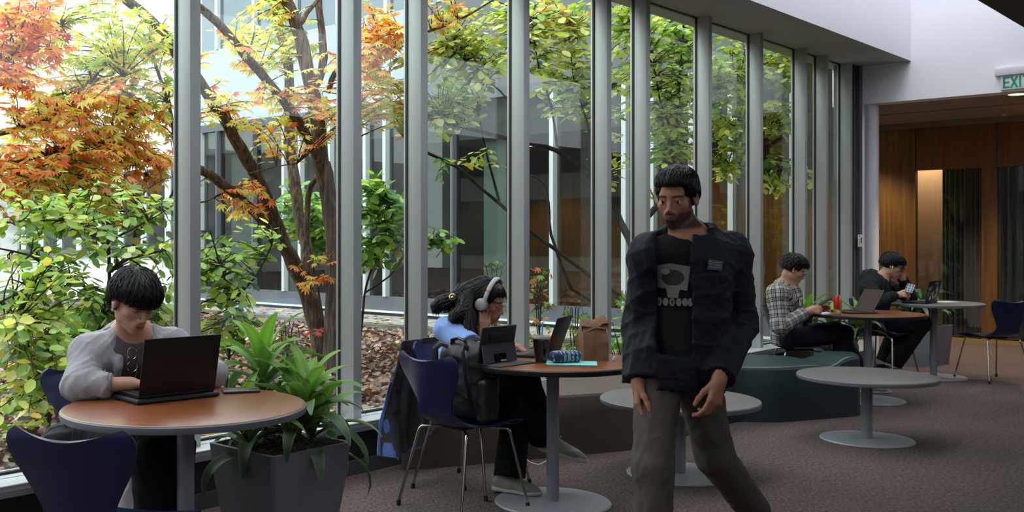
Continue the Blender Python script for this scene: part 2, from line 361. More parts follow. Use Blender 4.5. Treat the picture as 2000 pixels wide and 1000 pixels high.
# white notice card on the dark frame
nc = W(12.29, 4.392, 0); zt = H-(458-HY)/F*nc.y; zb = H-(482-HY)/F*nc.y
o = empty('notice_card', (nc.x, nc.y, zb), WALLROT, 'small white notice card with a dark symbol on the grey window frame', 'notice')
MB().box((0, -.0, (zt-zb)/2), (.13, .006, zt-zb), bevel=.001).build('card', mat('card_white', (205, 206, 208), .6), o)
b = MB(); b.box((.028, -.004, (zt-zb)*.52), (.04, .002, (zt-zb)*.5)); b.box((-.02, -.004, (zt-zb)*.88), (.05, .002, .012))
for q in range(5): b.box((-.028, -.004, (zt-zb)*(.2+.1*q)), (.04, .002, .005))
b.build('print', mat('card_print', (70, 72, 78), .6), o)
# small tag on a mullion
tg = W(10.756+MW/2+.01, M_D-.003, H-(329-HY)/F*10.8)
o = MB().box(tg, (.03, .004, .06), Matrix.Rotation(WALLROT, 3, 'Z'), .001).build('wall_tag', mat('tag_white', (215, 215, 215), .5)); tag(o, 'tiny white tag stuck on a window mullion', 'tag')
# metal box on the sill beside the jacket
q = W(5.0, 4.40, SILL); q = Vector(((772-CX)/F*5.98, 5.98, SILL))
o = MB().box(q+Vector((.035, 0, .07)), (.11, .085, .14), Matrix.Rotation(WALLROT, 3, 'Z'), .018, 4).build('socket_box', mat('brushed_box', (196, 196, 200), .3, .5)); tag(o, 'rounded silver metal box standing on the window sill behind the jacket', 'box')

# ================================================================ TABLES
def make_table(R, h, topmat, edgemat, poler=.033, baser=.30):
    t = empty('round_table')
    MB().lathe([(0, h), (R-.012, h), (R-.004, h-.003)], n=96).build('tabletop', topmat, t)
    MB().lathe([(R-.006, h-.0025), (R, h-.008), (R+.001, h-.020), (R-.003, h-.031), (R-.02, h-.034), (0, h-.034)], n=96).build('edge_band', edgemat, t)
    MB().lathe([(poler, .014), (poler, h-.034)], n=32).build('pole', M['pole'], t)
    b = MB().lathe([(0, 0), (baser, 0), (baser+.002, .006), (baser-.004, .012), (.09, .014), (0, .014)], n=96).build('base_plate', M['base'], t)
    return t
def put(t, x, y, rz, label, cat, group=None): t.location = (x, y, 0); t.rotation_euler.z = rz; tag(t, label, cat, group); return t
TB1 = put(make_table(.457, .745, M['tabletop'], M['edge_grey']), -.825, 3.89, .3, 'round brown table with grey edge in front of the man in the grey hoodie', 'table')
TB2 = put(make_table(.457, .745, M['tabletop'], M['edge_dark']), .78, 5.33, .2, 'round brown table with dark edge holding the paper bag and iced coffee', 'table')
TB3 = put(make_table(.457, .745, M['tabletop'], M['edge_dark']), 3.952, 8.708, .9, 'round brown table with the red can, beside the man in plaid', 'table')
TB4 = put(make_table(.457, .745, M['greytop'], M['edge_grey']), 5.27, 10.17, 0, 'tall round grey table under the sticker covered laptop', 'table')
TB5 = put(make_table(.451, .447, M['greytop'], M['edge_grey'], .036), 3.171, 7.0, 0, 'low round grey table standing in front of the green bench', 'low table', 'low grey tables')
TB6 = put(make_table(.455, .447, M['greytop'], M['edge_grey'], .036), 1.612, 5.97, 0, 'low round grey table partly hidden behind the walking man', 'low table', 'low grey tables')

# ================================================================ CHAIRS
def make_chair():
    c = empty('shell_chair')
    # profile: (y, z, halfwidth); y forward
    pr = [(.235, .405, .165), (.243, .422, .198), (.225, .440, .212), (.17, .448, .222), (.10, .444, .228), (.03, .438, .228), (-.04, .436, .218),
          (-.10, .442, .190), (-.145, .462, .150), (-.172, .495, .122), (-.190, .535, .122), (-.208, .585, .142), (-.228, .64, .170), (-.246, .69, .196), (-.258, .73, .212), (-.266, .757, .215), (-.272, .775, .205), (-.276, .788, .178)]
    pts = []; n = len(pr)
    def cr(i, t):
        q = [pr[max(0, min(n-1, i+k))] for k in (-1, 0, 1, 2)]
        return [.5*((2*q[1][k])+(-q[0][k]+q[2][k])*t+(2*q[0][k]-5*q[1][k]+4*q[2][k]-q[3][k])*t*t+(-q[0][k]+3*q[1][k]-3*q[2][k]+q[3][k])*t**3) for k in range(3)]
    for i in range(n-1):
        for t in (0, .34, .67): pts.append(cr(i, t))
    pts.append(list(pr[-1])); m = len(pts); rows = []
    for i, (y, z, hw) in enumerate(pts):
        f = i/(m-1); row = []
        back = max(0.0, min(1.0, (z-.47)/.2)) if y < -.1 else 0.0
        for j in range(25):
            w = -1+2*j/24
            row.append(Vector((w*hw, y+back*.040*w*w, z+(1-back)*.016*w*w + (.030*w*w-.014)*max(0, min(1, (f-.80)/.2)))))
        rows.append(row)
    MB().shell(rows, .011).build('seat_shell', M['navy'], c)
    b = MB(); b.box((0, .02, .420), (.17, .2, .018), bevel=.004).build('seat_bracket', M['rubber'], c)
    for sx in (-1, 1):
        for sy in (-1, 1):
            base = Vector((sx*.045, .02+sy*.05, .413)); knee = Vector((sx*.175, .02+sy*.15, .408)); foot = Vector((sx*.235, .01+sy*.235, .012))
            p = [base, base.lerp(knee, .5), base.lerp(knee, .88)]
            for k in (0.25, .5, .75): 
                a = base.lerp(knee, .88); z2 = knee.lerp(foot, .08); p.append(a.lerp(knee, k).lerp(knee.lerp(z2, k), k))
            p += [knee.lerp(foot, .08), foot]
            lg = MB().tube(p, .0075, 12).build('leg', M['chrome'], c)
            MB().tube([foot+Vector((-sx*.0015, -sy*.002, .016)), Vector((foot.x, foot.y, 0))], .0115, 12).build('rubber_foot', M['rubber'], lg)
    return c
chair0 = make_chair(); used = [False]
def chair(x, y, facing, label):                  # facing: heading of the sitter, radians from +Y, clockwise
    c = chair0 if not used[0] else copy_tree(chair0)
    used[0] = True; c.location = (x, y, 0); c.rotation_euler = (0, 0, -facing)
    return tag(c, label, 'chair', 'navy shell chairs')
CH = [(-.945, 3.31, math.radians(14), 'empty navy shell chair seen from behind in front of the hoodie man table'),
      (.30, 5.25, math.radians(50), 'navy shell chair carrying the black backpack'),
      (-1.27, 4.45, math.radians(139), 'navy shell chair the man in the grey hoodie sits on'),
      (.374, 5.70, math.radians(126), 'navy shell chair the woman with headphones sits on'),
      (3.43, 8.92, math.radians(98), 'shell chair the man in the plaid shirt sits on'),
      (4.78, 10.20, math.radians(56), 'navy shell chair the man in black sits on'),
      (5.74, 9.95, math.radians(-10), 'empty navy shell chair at the right edge beside the tall grey table')]
for a in CH: chair(*a)

# ================================================================ BENCHES
def bench(name, poly, z1, m, label, lift=None, rnd=.03):
    """upholstered block: outline rounded at the corners, softly rolled top edge"""
    pts = []; n = len(poly)
    for i in range(n):
        a, b_, c = [Vector(poly[(i+k) % n]) for k in (-1, 0, 1)]
        e1 = (a-b_).normalized(); e2 = (c-b_).normalized(); r = min(.10, (a-b_).length*.3, (c-b_).length*.3)
        p0 = b_+e1*r; p2 = b_+e2*r
        for k in range(7):
            t = k/6; pts.append(p0.lerp(b_, t).lerp(b_.lerp(p2, t), t))
    full = []
    for i in range(len(pts)):
        a, b_ = pts[i], pts[(i+1) % len(pts)]; k = max(1, int((b_-a).length/.06))
        full += [a.lerp(b_, j/k) for j in range(k)]
    cen = sum(full, Vector((0, 0)))/len(full); nn = len(full)
    def inset(d):
        out = []
        for i, p in enumerate(full):
            t = (full[(i+1) % nn]-full[i-1]).normalized(); nrm = Vector((t.y, -t.x))
            if nrm.dot(p-cen) > 0: nrm = -nrm
            out.append(p+nrm*d)
        return out
    top = lambda p: z1+(lift(p) if lift else 0)
    rings = [[(p.x, p.y, 0) for p in full], [(p.x, p.y, .02) for p in full], [(p.x, p.y, top(p)*.5) for p in full], [(p.x, p.y, top(p)-rnd) for p in full]]
    for k in (.3, .6, .85, 1.0):
        a = k*math.pi/2; ii = inset(rnd*(1-math.cos(a)))
        rings.append([(q.x, q.y, top(p)-rnd+rnd*math.sin(a)) for p, q in zip(full, ii)])
    for fct in (.96, .92, .88, .84, .8, .75, .7, .65, .6, .5, .4, .3, .2, .1, .02):
        ii = inset(rnd); rings.append([(cen.x+(q.x-cen.x)*fct, cen.y+(q.y-cen.y)*fct, z1+(lift(cen+(q-cen)*fct) if lift else 0)) for q in ii])
    mb = MB(); vs = [p for r in rings for p in r]; fs = []
    for i in range(len(rings)-1):
        for j in range(nn): fs.append((i*nn+j, i*nn+(j+1) % nn, (i+1)*nn+(j+1) % nn, (i+1)*nn+j))
    fs.append(tuple((len(rings)-1)*nn+j for j in range(nn)))
    o = mb.add(vs, fs).build(name, m, smooth=50); tag(o, label, 'bench'); return o
w2 = lambda s, D: tuple(W(s, D)[:2])
def sD(x, y): return x*DX+y*DY, y*DX-x*DY
BB = [w2(4.35, 4.22), (.235, 6.15), (1.50, 6.66), (2.02, 7.17), w2(7.35, 4.22)]
bench('upholstered_bench', BB, .395, M['brown_vinyl'], 'low brown upholstered bench along the window behind the woman')
def lift_g(p):
    s, D = sD(p.x, p.y)
    t = max(0, min(1, (p.x-3.30)/.16)); t = t*t*(3-2*t)
    return .050*t - .02*math.exp(-((p.x-3.27)/.07)**2)
BG = [(2.05, 7.22), (2.52, 7.70), (2.80, 7.66), (3.56, 7.95), (3.66, 8.28), (3.22, 8.42), (2.98, 8.50), w2(8.05, 4.20), w2(7.36, 4.22)]
bench('upholstered_bench', BG, .415, M['green_vinyl'], 'low dark green upholstered bench with a raised end behind the low table', lift_g)
# ================================================================ THE COURTYARD
RNG = np.random.default_rng(11)
M['concrete'] = ramp_mat('weathered_concrete', [(.25, (150, 148, 144)), (.5, (196, 194, 190)), (.8, (214, 213, 210))], (1, 1, 2.5), 1.2, .9)
M['mossy'] = ramp_mat('mossy_concrete', [(.3, (70, 72, 58)), (.55, (104, 102, 90)), (.8, (138, 134, 124))], (1, 1, 3), 1.5, .95)
M['paving'] = ramp_mat('grey_paving', [(.3, (128, 124, 122)), (.7, (164, 160, 158))], (1, 1, 1), 3, .9)
M['panel'] = mat('white_facade_panel', (226, 230, 234), .5)
M['fmull'] = mat('facade_mullion', (206, 212, 214), .4, .2)
M['fdark'] = mat('facade_dark_frame', (92, 96, 102), .5)
M['soil'] = ramp_mat('leafy_soil', [(.3, (34, 26, 24)), (.5, (74, 54, 46)), (.7, (116, 84, 70))], (1, 1, 1), 14, .95, bump=.6)
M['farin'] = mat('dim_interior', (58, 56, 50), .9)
FS = 12.4
def boxes(name, m, *bs, parent=None, bevel=0):
    b = MB()
    for q in bs: b.sbox(*q, bevel)
    return b.build(name, m, parent)
gr = struct(boxes('ground', M['soil'], (-12, 10.9, 4.62, 34, -.3, .0)))
struct(boxes('ground_terrace', M['paving'], (10.9, FS, 4.7, 40, -.3, .075)))
kb = boxes('kerb', M['mossy'], (10.72, 10.92, 4.7, 17, -.2, .11), bevel=.01); struct(kb)
# facade facing the camera, built on the hall's line
fb = struct(boxes('wall_facade', mat('pale_grey_panel', (176, 186, 192), .5), (FS-.05, FS+.3, 11.6, 17.6, 4.05, 5.2), (FS-.02, FS+.3, 11.6, 17.6, 6.9, 9.5), (FS+.3, 16, 4.75, 17.6, 9.3, 9.5)))
boxes('dark_panelling', mat('slate_panel', (104, 108, 112), .5), (FS-.06, FS+.3, 4.75, 11.6, 3.70, 5.2), (FS-.03, FS+.3, 4.75, 11.6, 6.9, 9.5), parent=fb)
boxes('plinth', M['mossy'], (FS-.02, FS+.25, 4.7, 17.6, -.2, .13), parent=fb)
boxes('sill_band', M['fdark'], (FS-.06, FS+.12, 4.7, 17.6, .16, .40), parent=fb)
boxes('white_flashing', M['panel'], (FS-.10, FS+.1, 4.7, 17.6, .13, .16), parent=fb)
boxes('head_band', M['fdark'], (FS-.06, FS+.12, 4.7, 17.6, 3.55, 3.70), parent=fb)
boxes('spandrel', mat('pale_blue_spandrel', (176, 192, 200), .3), (FS-.03, FS+.1, 4.75, 17.6, 3.70, 4.05), parent=fb)
for k, D in enumerate([5.2, 6.0, 6.55, 7.13, 7.56, 8.77, 9.5, 10.7, 12.21, 12.69, 13.6, 14.41, 14.88, 15.8, 16.97, 17.55]):
    w = .05 if k in (7, 13, 14) else .07
    boxes('mullion', M['fdark'] if k in (7, 13, 14) else M['fmull'], (FS-.10, FS+.06, D-w/2, D+w/2, .40, 3.55), parent=fb)
for k, D in enumerate([5.5, 7.0, 8.2, 9.4, 11.0, 12.2, 13.4, 14.6, 15.8, 17.0]):
    boxes('upper_mullion', M['fmull'], (FS-.08, FS+.06, D-.04, D+.04, 5.2, 6.9), parent=fb)
g = struct(boxes('window_40', M['farglass'], (FS, FS+.012, 4.75, 17.6, .40, 3.55)))
g = struct(boxes('window_41', glass_mat('upper_glass', (.45, .58, .62), 2.2), (FS, FS+.012, 4.75, 17.6, 5.2, 6.9)))
boxes('upper_blind', mat('pale_blind', (190, 206, 212), .8), (FS+.25, FS+.28, 4.75, 17.6, 5.1, 7.0), parent=fb)
# rooms behind it: the wood wall goes on, then dim offices
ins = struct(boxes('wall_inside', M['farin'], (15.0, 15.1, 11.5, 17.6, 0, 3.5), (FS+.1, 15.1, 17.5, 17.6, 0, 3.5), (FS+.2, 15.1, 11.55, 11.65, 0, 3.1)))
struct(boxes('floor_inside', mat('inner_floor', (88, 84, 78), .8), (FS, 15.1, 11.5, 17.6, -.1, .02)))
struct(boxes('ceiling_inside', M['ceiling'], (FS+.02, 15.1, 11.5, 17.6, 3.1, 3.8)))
boxes('column', mat('pale_column', (176, 188, 178), .6), (FS+.35, FS+.75, 9.95, 10.4, 0, 3.1), (FS+.35, FS+.75, 14.9, 15.25, 0, 3.1), parent=ins)
boxes('blind', mat('linen_blind', (150, 158, 152), .8), (FS+.16, FS+.19, 15.9, 16.8, .4, 3.2), (FS+.16, FS+.19, 12.8, 13.5, 1.8, 3.2), parent=ins)
# farther wing on the left, its windows above a pale concrete wall
F2 = 16.4
fw = struct(boxes('wall_wing', M['concrete'], (F2, F2+.3, 17.6, 44, -.3, .82)))
boxes('upper_wall', M['panel'], (F2-.05, F2+.3, 17.6, 44, 3.4, 9.5), parent=fw)
boxes('roof', M['panel'], (F2+.3, F2+5, 17.6, 44, 9.3, 9.5), parent=fw)
boxes('side_wall', M['panel'], (FS, F2+.3, 17.6, 17.8, -.2, 9.5), parent=fw)
boxes('sill_band', M['fdark'], (F2-.08, F2+.1, 17.6, 44, .82, 1.02), parent=fw)
for k in range(20):
    D = 18.6+k*1.25; boxes('mullion', M['panel'], (F2-.10, F2+.06, D-.07, D+.07, 1.02, 3.4), parent=fw)
boxes('transom', M['panel'], (F2-.08, F2+.06, 17.8, 22.3, 2.35, 2.62), parent=fw)
for k in range(14):
    D = 19.2+k*1.9; boxes('panel_joint', M['fmull'], (F2-.07, F2-.045, D-.02, D+.02, 3.4, 9.5), parent=fw)
boxes('panel_joint', M['fmull'], (F2-.07, F2-.045, 17.6, 44, 4.9, 4.96), parent=fw)
struct(boxes('window_42', M['farglass'], (F2, F2+.012, 17.6, 44, 1.02, 3.4)))
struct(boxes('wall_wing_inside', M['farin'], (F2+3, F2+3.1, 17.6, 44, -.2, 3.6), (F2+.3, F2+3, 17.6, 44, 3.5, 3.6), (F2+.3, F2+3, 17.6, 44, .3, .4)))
struct(boxes('wall_court_left', M['concrete'], (-12, F2, 34, 34.4, -.3, 5)))
ow = struct(boxes('wall_court_added', mat('court_render', (120, 122, 118), .9), (-14, -13.6, 4.75, 34, -.3, 8.5)))  # unseen wall added to darken what the facade glass reflects
boxes('window_band', mat('dark_band', (40, 46, 48), .3), (-13.6, -13.55, 5, 33, .6, 3.2), (-13.6, -13.55, 5, 33, 4.4, 7.0), parent=ow)
ledge = struct(boxes('garden_ledge', M['concrete'], (13.2, 13.6, 19.5, 40, -.3, .12), bevel=.02))

# ---------------------------------------------------------------- leaves, twigs, trees
def leafmat(name, trans=.45, rough=.45):
    m = bpy.data.materials.new(name); m.use_nodes = True; nt = m.node_tree; nt.nodes.clear()
    out = nt.nodes.new('ShaderNodeOutputMaterial'); at = nt.nodes.new('ShaderNodeAttribute'); at.attribute_name = 'tint'
    d = nt.nodes.new('ShaderNodeBsdfDiffuse'); t = nt.nodes.new('ShaderNodeBsdfTranslucent'); g = nt.nodes.new('ShaderNodeBsdfGlossy'); g.inputs['Roughness'].default_value = rough
    m1 = nt.nodes.new('ShaderNodeMixShader'); m1.inputs[0].default_value = trans; m2 = nt.nodes.new('ShaderNodeMixShader')
    nt.links.new(at.outputs['Color'], d.inputs[0]); nt.links.new(at.outputs['Color'], t.inputs[0])
    nt.links.new(d.outputs[0], m1.inputs[1]); nt.links.new(t.outputs[0], m1.inputs[2]); m2.inputs[0].default_value = .07
    nt.links.new(m1.outputs[0], m2.inputs[1]); nt.links.new(g.outputs[0], m2.inputs[2]); nt.links.new(m2.outputs[0], out.inputs[0]); return m
M['leaf'] = leafmat('autumn_leaf'); M['litter'] = leafmat('fallen_leaf', .1, .6)
M['bark'] = ramp_mat('furrowed_bark', [(.3, (38, 28, 24)), (.5, (84, 66, 56)), (.72, (130, 108, 92))], (14, 14, 1.6), 3, .95, detail=8, bump=.8)
M['darkbark'] = ramp_mat('smooth_bark', [(.3, (34, 30, 28)), (.6, (66, 58, 54)), (.8, (96, 88, 82))], (6, 6, 2), 4, .9, bump=.3)
# unit leaf shapes: x across, y along, z up; quads
ROUND = (np.array([[0, 0, 0], [0, .45, -.05], [0, 1, .02], [-.20, .05, .03], [-.36, .45, .06], [-.22, .82, .05], [.20, .05, .03], [.36, .45, .06], [.22, .82, .05]], float),
         np.array([[0, 1, 4, 3], [1, 2, 5, 4], [0, 6, 7, 1], [1, 7, 8, 2]]))
def compound(n=5, spread=1.0, ln=1.0):
    vs = []; fs = []
    for k in range(n):
        a = (k-(n-1)/2)*spread*.52; L = ln*(1-.10*abs(k-(n-1)/2)); c, s = math.cos(a), math.sin(a); o = len(vs)
        for x, y, z in ((0, 0, 0), (-.13, .42, .04), (-.09, .75, 0), (0, 1, -.08), (.13, .42, .04), (.09, .75, 0)):
            X, Y = x*L, y*L; vs.append((c*X+s*Y, -s*X+c*Y, z))
        fs += [(o, o+3, o+2, o+1), (o, o+4, o+5, o+3)]
    return np.array(vs, float), np.array(fs)
COMP = compound()
def leafcloud(name, pos, dirs, nrm, size, shape, cols, material, parent=None):
    V0, F0 = shape; n = len(pos)
    d = dirs/np.linalg.norm(dirs, axis=1, keepdims=True)
    nn = nrm - d*np.sum(nrm*d, axis=1, keepdims=True); nn /= np.linalg.norm(nn, axis=1, keepdims=True)+1e-9
    r = np.cross(d, nn)
    V = pos[:, None, :] + size[:, None, None]*(V0[None, :, 0:1]*r[:, None, :] + V0[None, :, 1:2]*d[:, None, :] + V0[None, :, 2:3]*nn[:, None, :])
    k = len(V0); Fc = (F0[None]+k*np.arange(n)[:, None, None]).reshape(-1, 4)
    o = rawmesh(name, V.reshape(-1, 3), Fc, material, parent, smooth=False)
    a = o.data.color_attributes.new('tint', 'FLOAT_COLOR', 'POINT')
    c4 = np.ones((n, k, 4), np.float32); c4[:, :, :3] = cols[:, None, :]
    a.data.foreach_set('color', c4.ravel()); return o
PAL = {
 'orange': [(222, 124, 44), (232, 146, 58), (206, 100, 40), (234, 168, 80), (216, 116, 54), (228, 158, 56)],
 'yellow': [(222, 196, 84), (206, 192, 92), (232, 206, 112), (190, 180, 70), (228, 176, 70)],
 'yg': [(150, 172, 58), (180, 190, 86), (126, 156, 52), (200, 200, 90), (164, 180, 100)],
 'green': [(84, 126, 40), (106, 150, 50), (66, 104, 42), (128, 168, 60)],
 'pale': [(160, 172, 120), (180, 190, 140), (140, 158, 100), (196, 200, 130)],
 'red': [(190, 70, 60), (206, 90, 74)],
 'dull': [(110, 120, 60), (90, 104, 56), (140, 134, 70)],
 'litter': [(124, 92, 80), (148, 112, 94), (100, 76, 68), (160, 128, 110), (134, 92, 70), (170, 146, 130), (84, 66, 62), (150, 100, 70)],
}
def pick(mix, n, gain=1.4):
    names = list(mix); w = np.array([mix[k] for k in names], float); w /= w.sum()
    out = np.zeros((n, 3)); ch = RNG.choice(len(names), n, p=w)
    for i in range(n):
        p = PAL[names[ch[i]]]; c = np.array(lin(p[RNG.integers(len(p))])); out[i] = c*RNG.uniform(.8, 1.3)
    return np.clip(out*gain, 0, .92)
def tree(name, label, cat, base, branches, clusters, bark, shape, size, group=None, twig_r=.0045, dens=1.0):
    """branches: (radius0, radius1, [(u, v, depth), ...]); clusters: (u, v, depth, ru, rv, depth spread, twigs, palette mix)"""
    t = empty(name, base, 0, label, cat, group)
    wood = MB(); nodes = []
    for r0, r1, pts in branches:
        q = [P(*p) if len(p) == 3 else Vector(p[1:]) for p in pts]
        # smooth the run of points and give it a little wander
        out = []
        for i in range(len(q)-1):
            a, b_, c, d = q[max(0, i-1)], q[i], q[i+1], q[min(len(q)-1, i+2)]
            m_ = max(2, int((c-b_).length/.12))
            for k in range(m_):
                x = k/m_; out.append(.5*((2*b_)+(c-a)*x+(2*a-5*b_+4*c-d)*x*x+(3*b_-a-3*c+d)*x**3))
        out.append(q[-1]); n = len(out)
        out = [p+Vector((SR.gauss(0, 1), SR.gauss(0, 1), SR.gauss(0, 1)))*min(.006, r0*.12) for p in out]
        rr = [(r0+(r1-r0)*i/(n-1))*(1+.06*math.sin(i*1.7)) for i in range(n)]
        if r1 > .012 and out[-1].z > 3.2:            # limbs that leave the top of the view run on and taper out
            d = (out[-1]-out[-3]).normalized(); e = out[-1].copy()
            for k in range(1, 11):
                d = (d+Vector((SR.gauss(0, .08), SR.gauss(0, .08), .07))).normalized(); e = e+d*.14; out.append(e.copy()); rr.append(max(.003, r1*(1-k/10.5)))
        wood.tube(out, rr, 12 if r0 > .03 else 7)
        nodes += [(p.x, p.y, p.z) for p in out]
    nodes = np.array(nodes)
    tw = MB(); LP, LD, LN, LS, LC = [], [], [], [], []
    for (u, v, Z, ru, rv, rz, nt_, mix) in clusters:
        for _ in range(int(nt_*dens)):
            while True:
                a, b_ = SR.uniform(-1, 1), SR.uniform(-1, 1)
                if a*a+b_*b_ < 1: break
            zz = Z+SR.uniform(-rz, rz); e = np.array(P(u+a*ru, v+b_*rv, zz))
            dist = np.linalg.norm(nodes-e, axis=1)+np.where(nodes[:, 2] > e[2]+.3, .6, 0); s = nodes[dist.argmin()]
            L = np.linalg.norm(e-s)
            if L > .5: s = e+(s-e)/L*SR.uniform(.3, .5)*1.0 if SR.random() < .55 else s
            mid = (s+e)/2+np.array([SR.gauss(0, .06), SR.gauss(0, .06), SR.uniform(.0, .12)])
            path = [Vector((1-x)**2*s+2*x*(1-x)*mid+x*x*e) for x in (0, .2, .4, .6, .8, 1)]
            tw.tube(path, [twig_r*1.3]*2+[twig_r]*2+[twig_r*.5]*2, 4, cap=False)
            L = sum((path[i+1]-path[i]).length for i in range(5)); k = max(3, min(11, int(L/.055)))
            for j in range(k):
                x = 1-min(.95, j*.06/max(L, .2)); f = x*5; i = min(4, int(f)); p = path[i].lerp(path[i+1], f-i)
                dr = (path[i+1]-path[i]).normalized(); side = dr.cross(Vector((0, 0, 1)))
                side = side.normalized() if side.length > .01 else Vector((1, 0, 0))
                sg = 1 if j % 2 else -1
                d = dr*SR.uniform(.3, .9)+side*sg*SR.uniform(.5, 1)+Vector((0, 0, SR.uniform(-.75, .15)))
                d.normalize(); LP.append(tuple(p+d*.02)); LD.append(tuple(d))
                LN.append((SR.gauss(0, .4), SR.gauss(-.15, .4), 1)); LS.append(size*SR.uniform(.6, 1.2))
            LC.append(pick(mix, k))
    obj_ = [wood.build('trunk', bark), tw.build('twigs', M['darkbark'])]
    obj_.append(leafcloud('foliage', np.array(LP), np.array(LD), np.array(LN), np.array(LS), shape, np.concatenate(LC), M['leaf']))
    adopt(t, obj_); return t
def groundpt(u, Z, z=0.0): return (('w', (u-CX)/F*Z, Z, z))
# the big orange and yellow tree with several stems
Z0 = 11.0
BR = [(.115, .075, [groundpt(632, Z0), (620, 640, Z0), (600, 570, Z0), (575, 520, 10.9), (555, 480, 10.8)]),
      (.075, .045, [(555, 480, 10.8), (532, 420, 10.6), (505, 355, 10.4), (470, 290, 10.2), (435, 225, 10.0), (402, 178, 9.9), (345, 105, 9.7), (300, 45, 9.5), (240, -5, 9.3), (150, -60, 9.1)]),
      (.055, .03, [(560, 492, 10.8), (535, 448, 10.6), (510, 425, 10.4), (465, 385, 10.1), (430, 355, 9.8), (395, 332, 9.6), (345, 320, 9.3), (270, 300, 9.0), (215, 275, 8.8), (150, 288, 8.6), (75, 300, 8.4), (0, 327, 8.2), (-60, 340, 8.0)]),
      (.070, .05, [(600, 560, Z0), (597, 480, 11.1), (587, 430, 11.2), (577, 370, 11.3), (567, 300, 11.4), (565, 215, 11.5), (562, 125, 11.6), (550, 65, 11.7), (533, -10, 11.8)]),
      (.035, .03, [(597, 480, 11.1), (600, 415, 11.1), (606, 365, 11.1), (625, 340, 11.0)]),
      (.105, .09, [groundpt(650, 10.6), (652, 600, 10.6), (655, 495, 10.6), (645, 400, 10.6), (629, 320, 10.6)]),
      (.088, .06, [(629, 330, 10.6), (620, 240, 10.6), (600, 140, 10.6), (580, 55, 10.6), (552, -20, 10.6)]),
      (.055, .035, [(629, 320, 10.6), (600, 262, 10.4), (565, 213, 10.2), (525, 160, 10.0), (485, 115, 9.8), (445, 65, 9.6), (400, 20, 9.4), (350, -20, 9.2)]),
      (.050, .035, [(610, 170, 10.6), (620, 160, 10.7), (632, 110, 10.8), (626, 40, 10.9), (620, -20, 11.0)]),
      (.03, .02, [(584, 50, 10.6), (600, 25, 10.7), (625, -5, 10.8)]),
      (.03, .015, [(640, 180, 10.7), (660, 130, 10.5), (700, 110, 10.3), (760, 85, 10.0), (840, 60, 9.8)]),
      (.022, .01, [(345, 320, 9.3), (330, 200, 9.0), (300, 110, 8.8), (340, 95, 9.2)]),
      (.025, .01, [(0, 260, 8.2), (80, 235, 8.3), (150, 190, 8.5), (190, 145, 8.8), (230, 100, 9.0)]),
      (.014, .006, [(-20, 140, 8.0), (60, 80, 8.2), (120, 50, 8.4)]),
      (.016, .006, [(150, 288, 8.6), (95, 320, 8.4), (20, 340, 8.2)]), (.012, .005, [(215, 275, 8.8), (225, 200, 8.6), (240, 150, 8.4)]),
      (.015, .008, [(485, 355, 10.1), (440, 375, 10), (400, 395, 9.8)]), (.010, .005, [(485, 340, 10.3), (540, 325, 10.0), (580, 320, 9.9)])]
O, Yl, G, YG, PA = 'orange', 'yellow', 'green', 'yg', 'pale'
CL = [(50, 80, 8.0, 90, 100, .7, 60, {O: 6, 'red': 1, Yl: 1}), (170, 70, 8.8, 80, 80, .7, 30, {Yl: 2, YG: 3}), (110, 215, 8.2, 120, 60, .6, 44, {O: 4, Yl: 3}), (210, 235, 8.8, 110, 50, .6, 55, {O: 5, Yl: 3}),
      (60, 310, 7.9, 95, 65, .6, 42, {O: 5, Yl: 2}), (190, 320, 8.4, 80, 55, .6, 34, {O: 4, Yl: 4}), (290, 300, 8.8, 60, 60, .5, 26, {O: 4, Yl: 2}), (290, 180, 8.9, 60, 70, .6, 24, {Yl: 3, YG: 2, O: 1}),
      (270, 60, 9.0, 80, 60, .7, 34, {YG: 3, Yl: 3}), (470, 215, 9.8, 80, 40, .7, 26, {Yl: 4, O: 1}), (530, 70, 10.8, 90, 80, .8, 40, {Yl: 5, YG: 2}), (450, 100, 9.8, 60, 60, .6, 10, {Yl: 2, O: 1}), (640, 180, 10.2, 40, 90, .6, 24, {O: 3, Yl: 4}),
      (482, 392, 10.2, 52, 34, .4, 26, {O: 4, Yl: 2}), (555, 262, 10.2, 40, 36, .4, 12, {Yl: 5, O: 1}), (604, 535, 10.5, 26, 36, .2, 6, {O: 4, Yl: 1}), (735, 90, 9.8, 50, 90, .5, 55, {O: 5, Yl: 3}), (740, 200, 9.8, 45, 60, .5, 26, {O: 2, Yl: 3, YG: 2}),
      (860, 20, 9.8, 60, 40, .5, 18, {O: 2, Yl: 2, YG: 2}), (615, 640, 10.6, 16, 12, .1, 2, {'red': 1}), (110, 260, 9.4, 120, 70, .5, 30, {Yl: 3, YG: 2}), (250, 350, 9.0, 90, 40, .5, 16, {O: 3, Yl: 2}), (20, 380, 7.8, 40, 40, .3, 10, {O: 3}), (110, 400, 8.2, 110, 40, .5, 22, {YG: 4, Yl: 2}), (250, 400, 8.6, 90, 36, .5, 16, {YG: 3, Yl: 2}), (150, 150, 9.4, 140, 90, .6, 26, {Yl: 3, YG: 3})]
tree('maple_tree', 'tall many stemmed tree with orange and yellow leaves at the left', 'tree', W(0, 0), BR, CL, M['bark'], COMP, .09, dens=1.4)
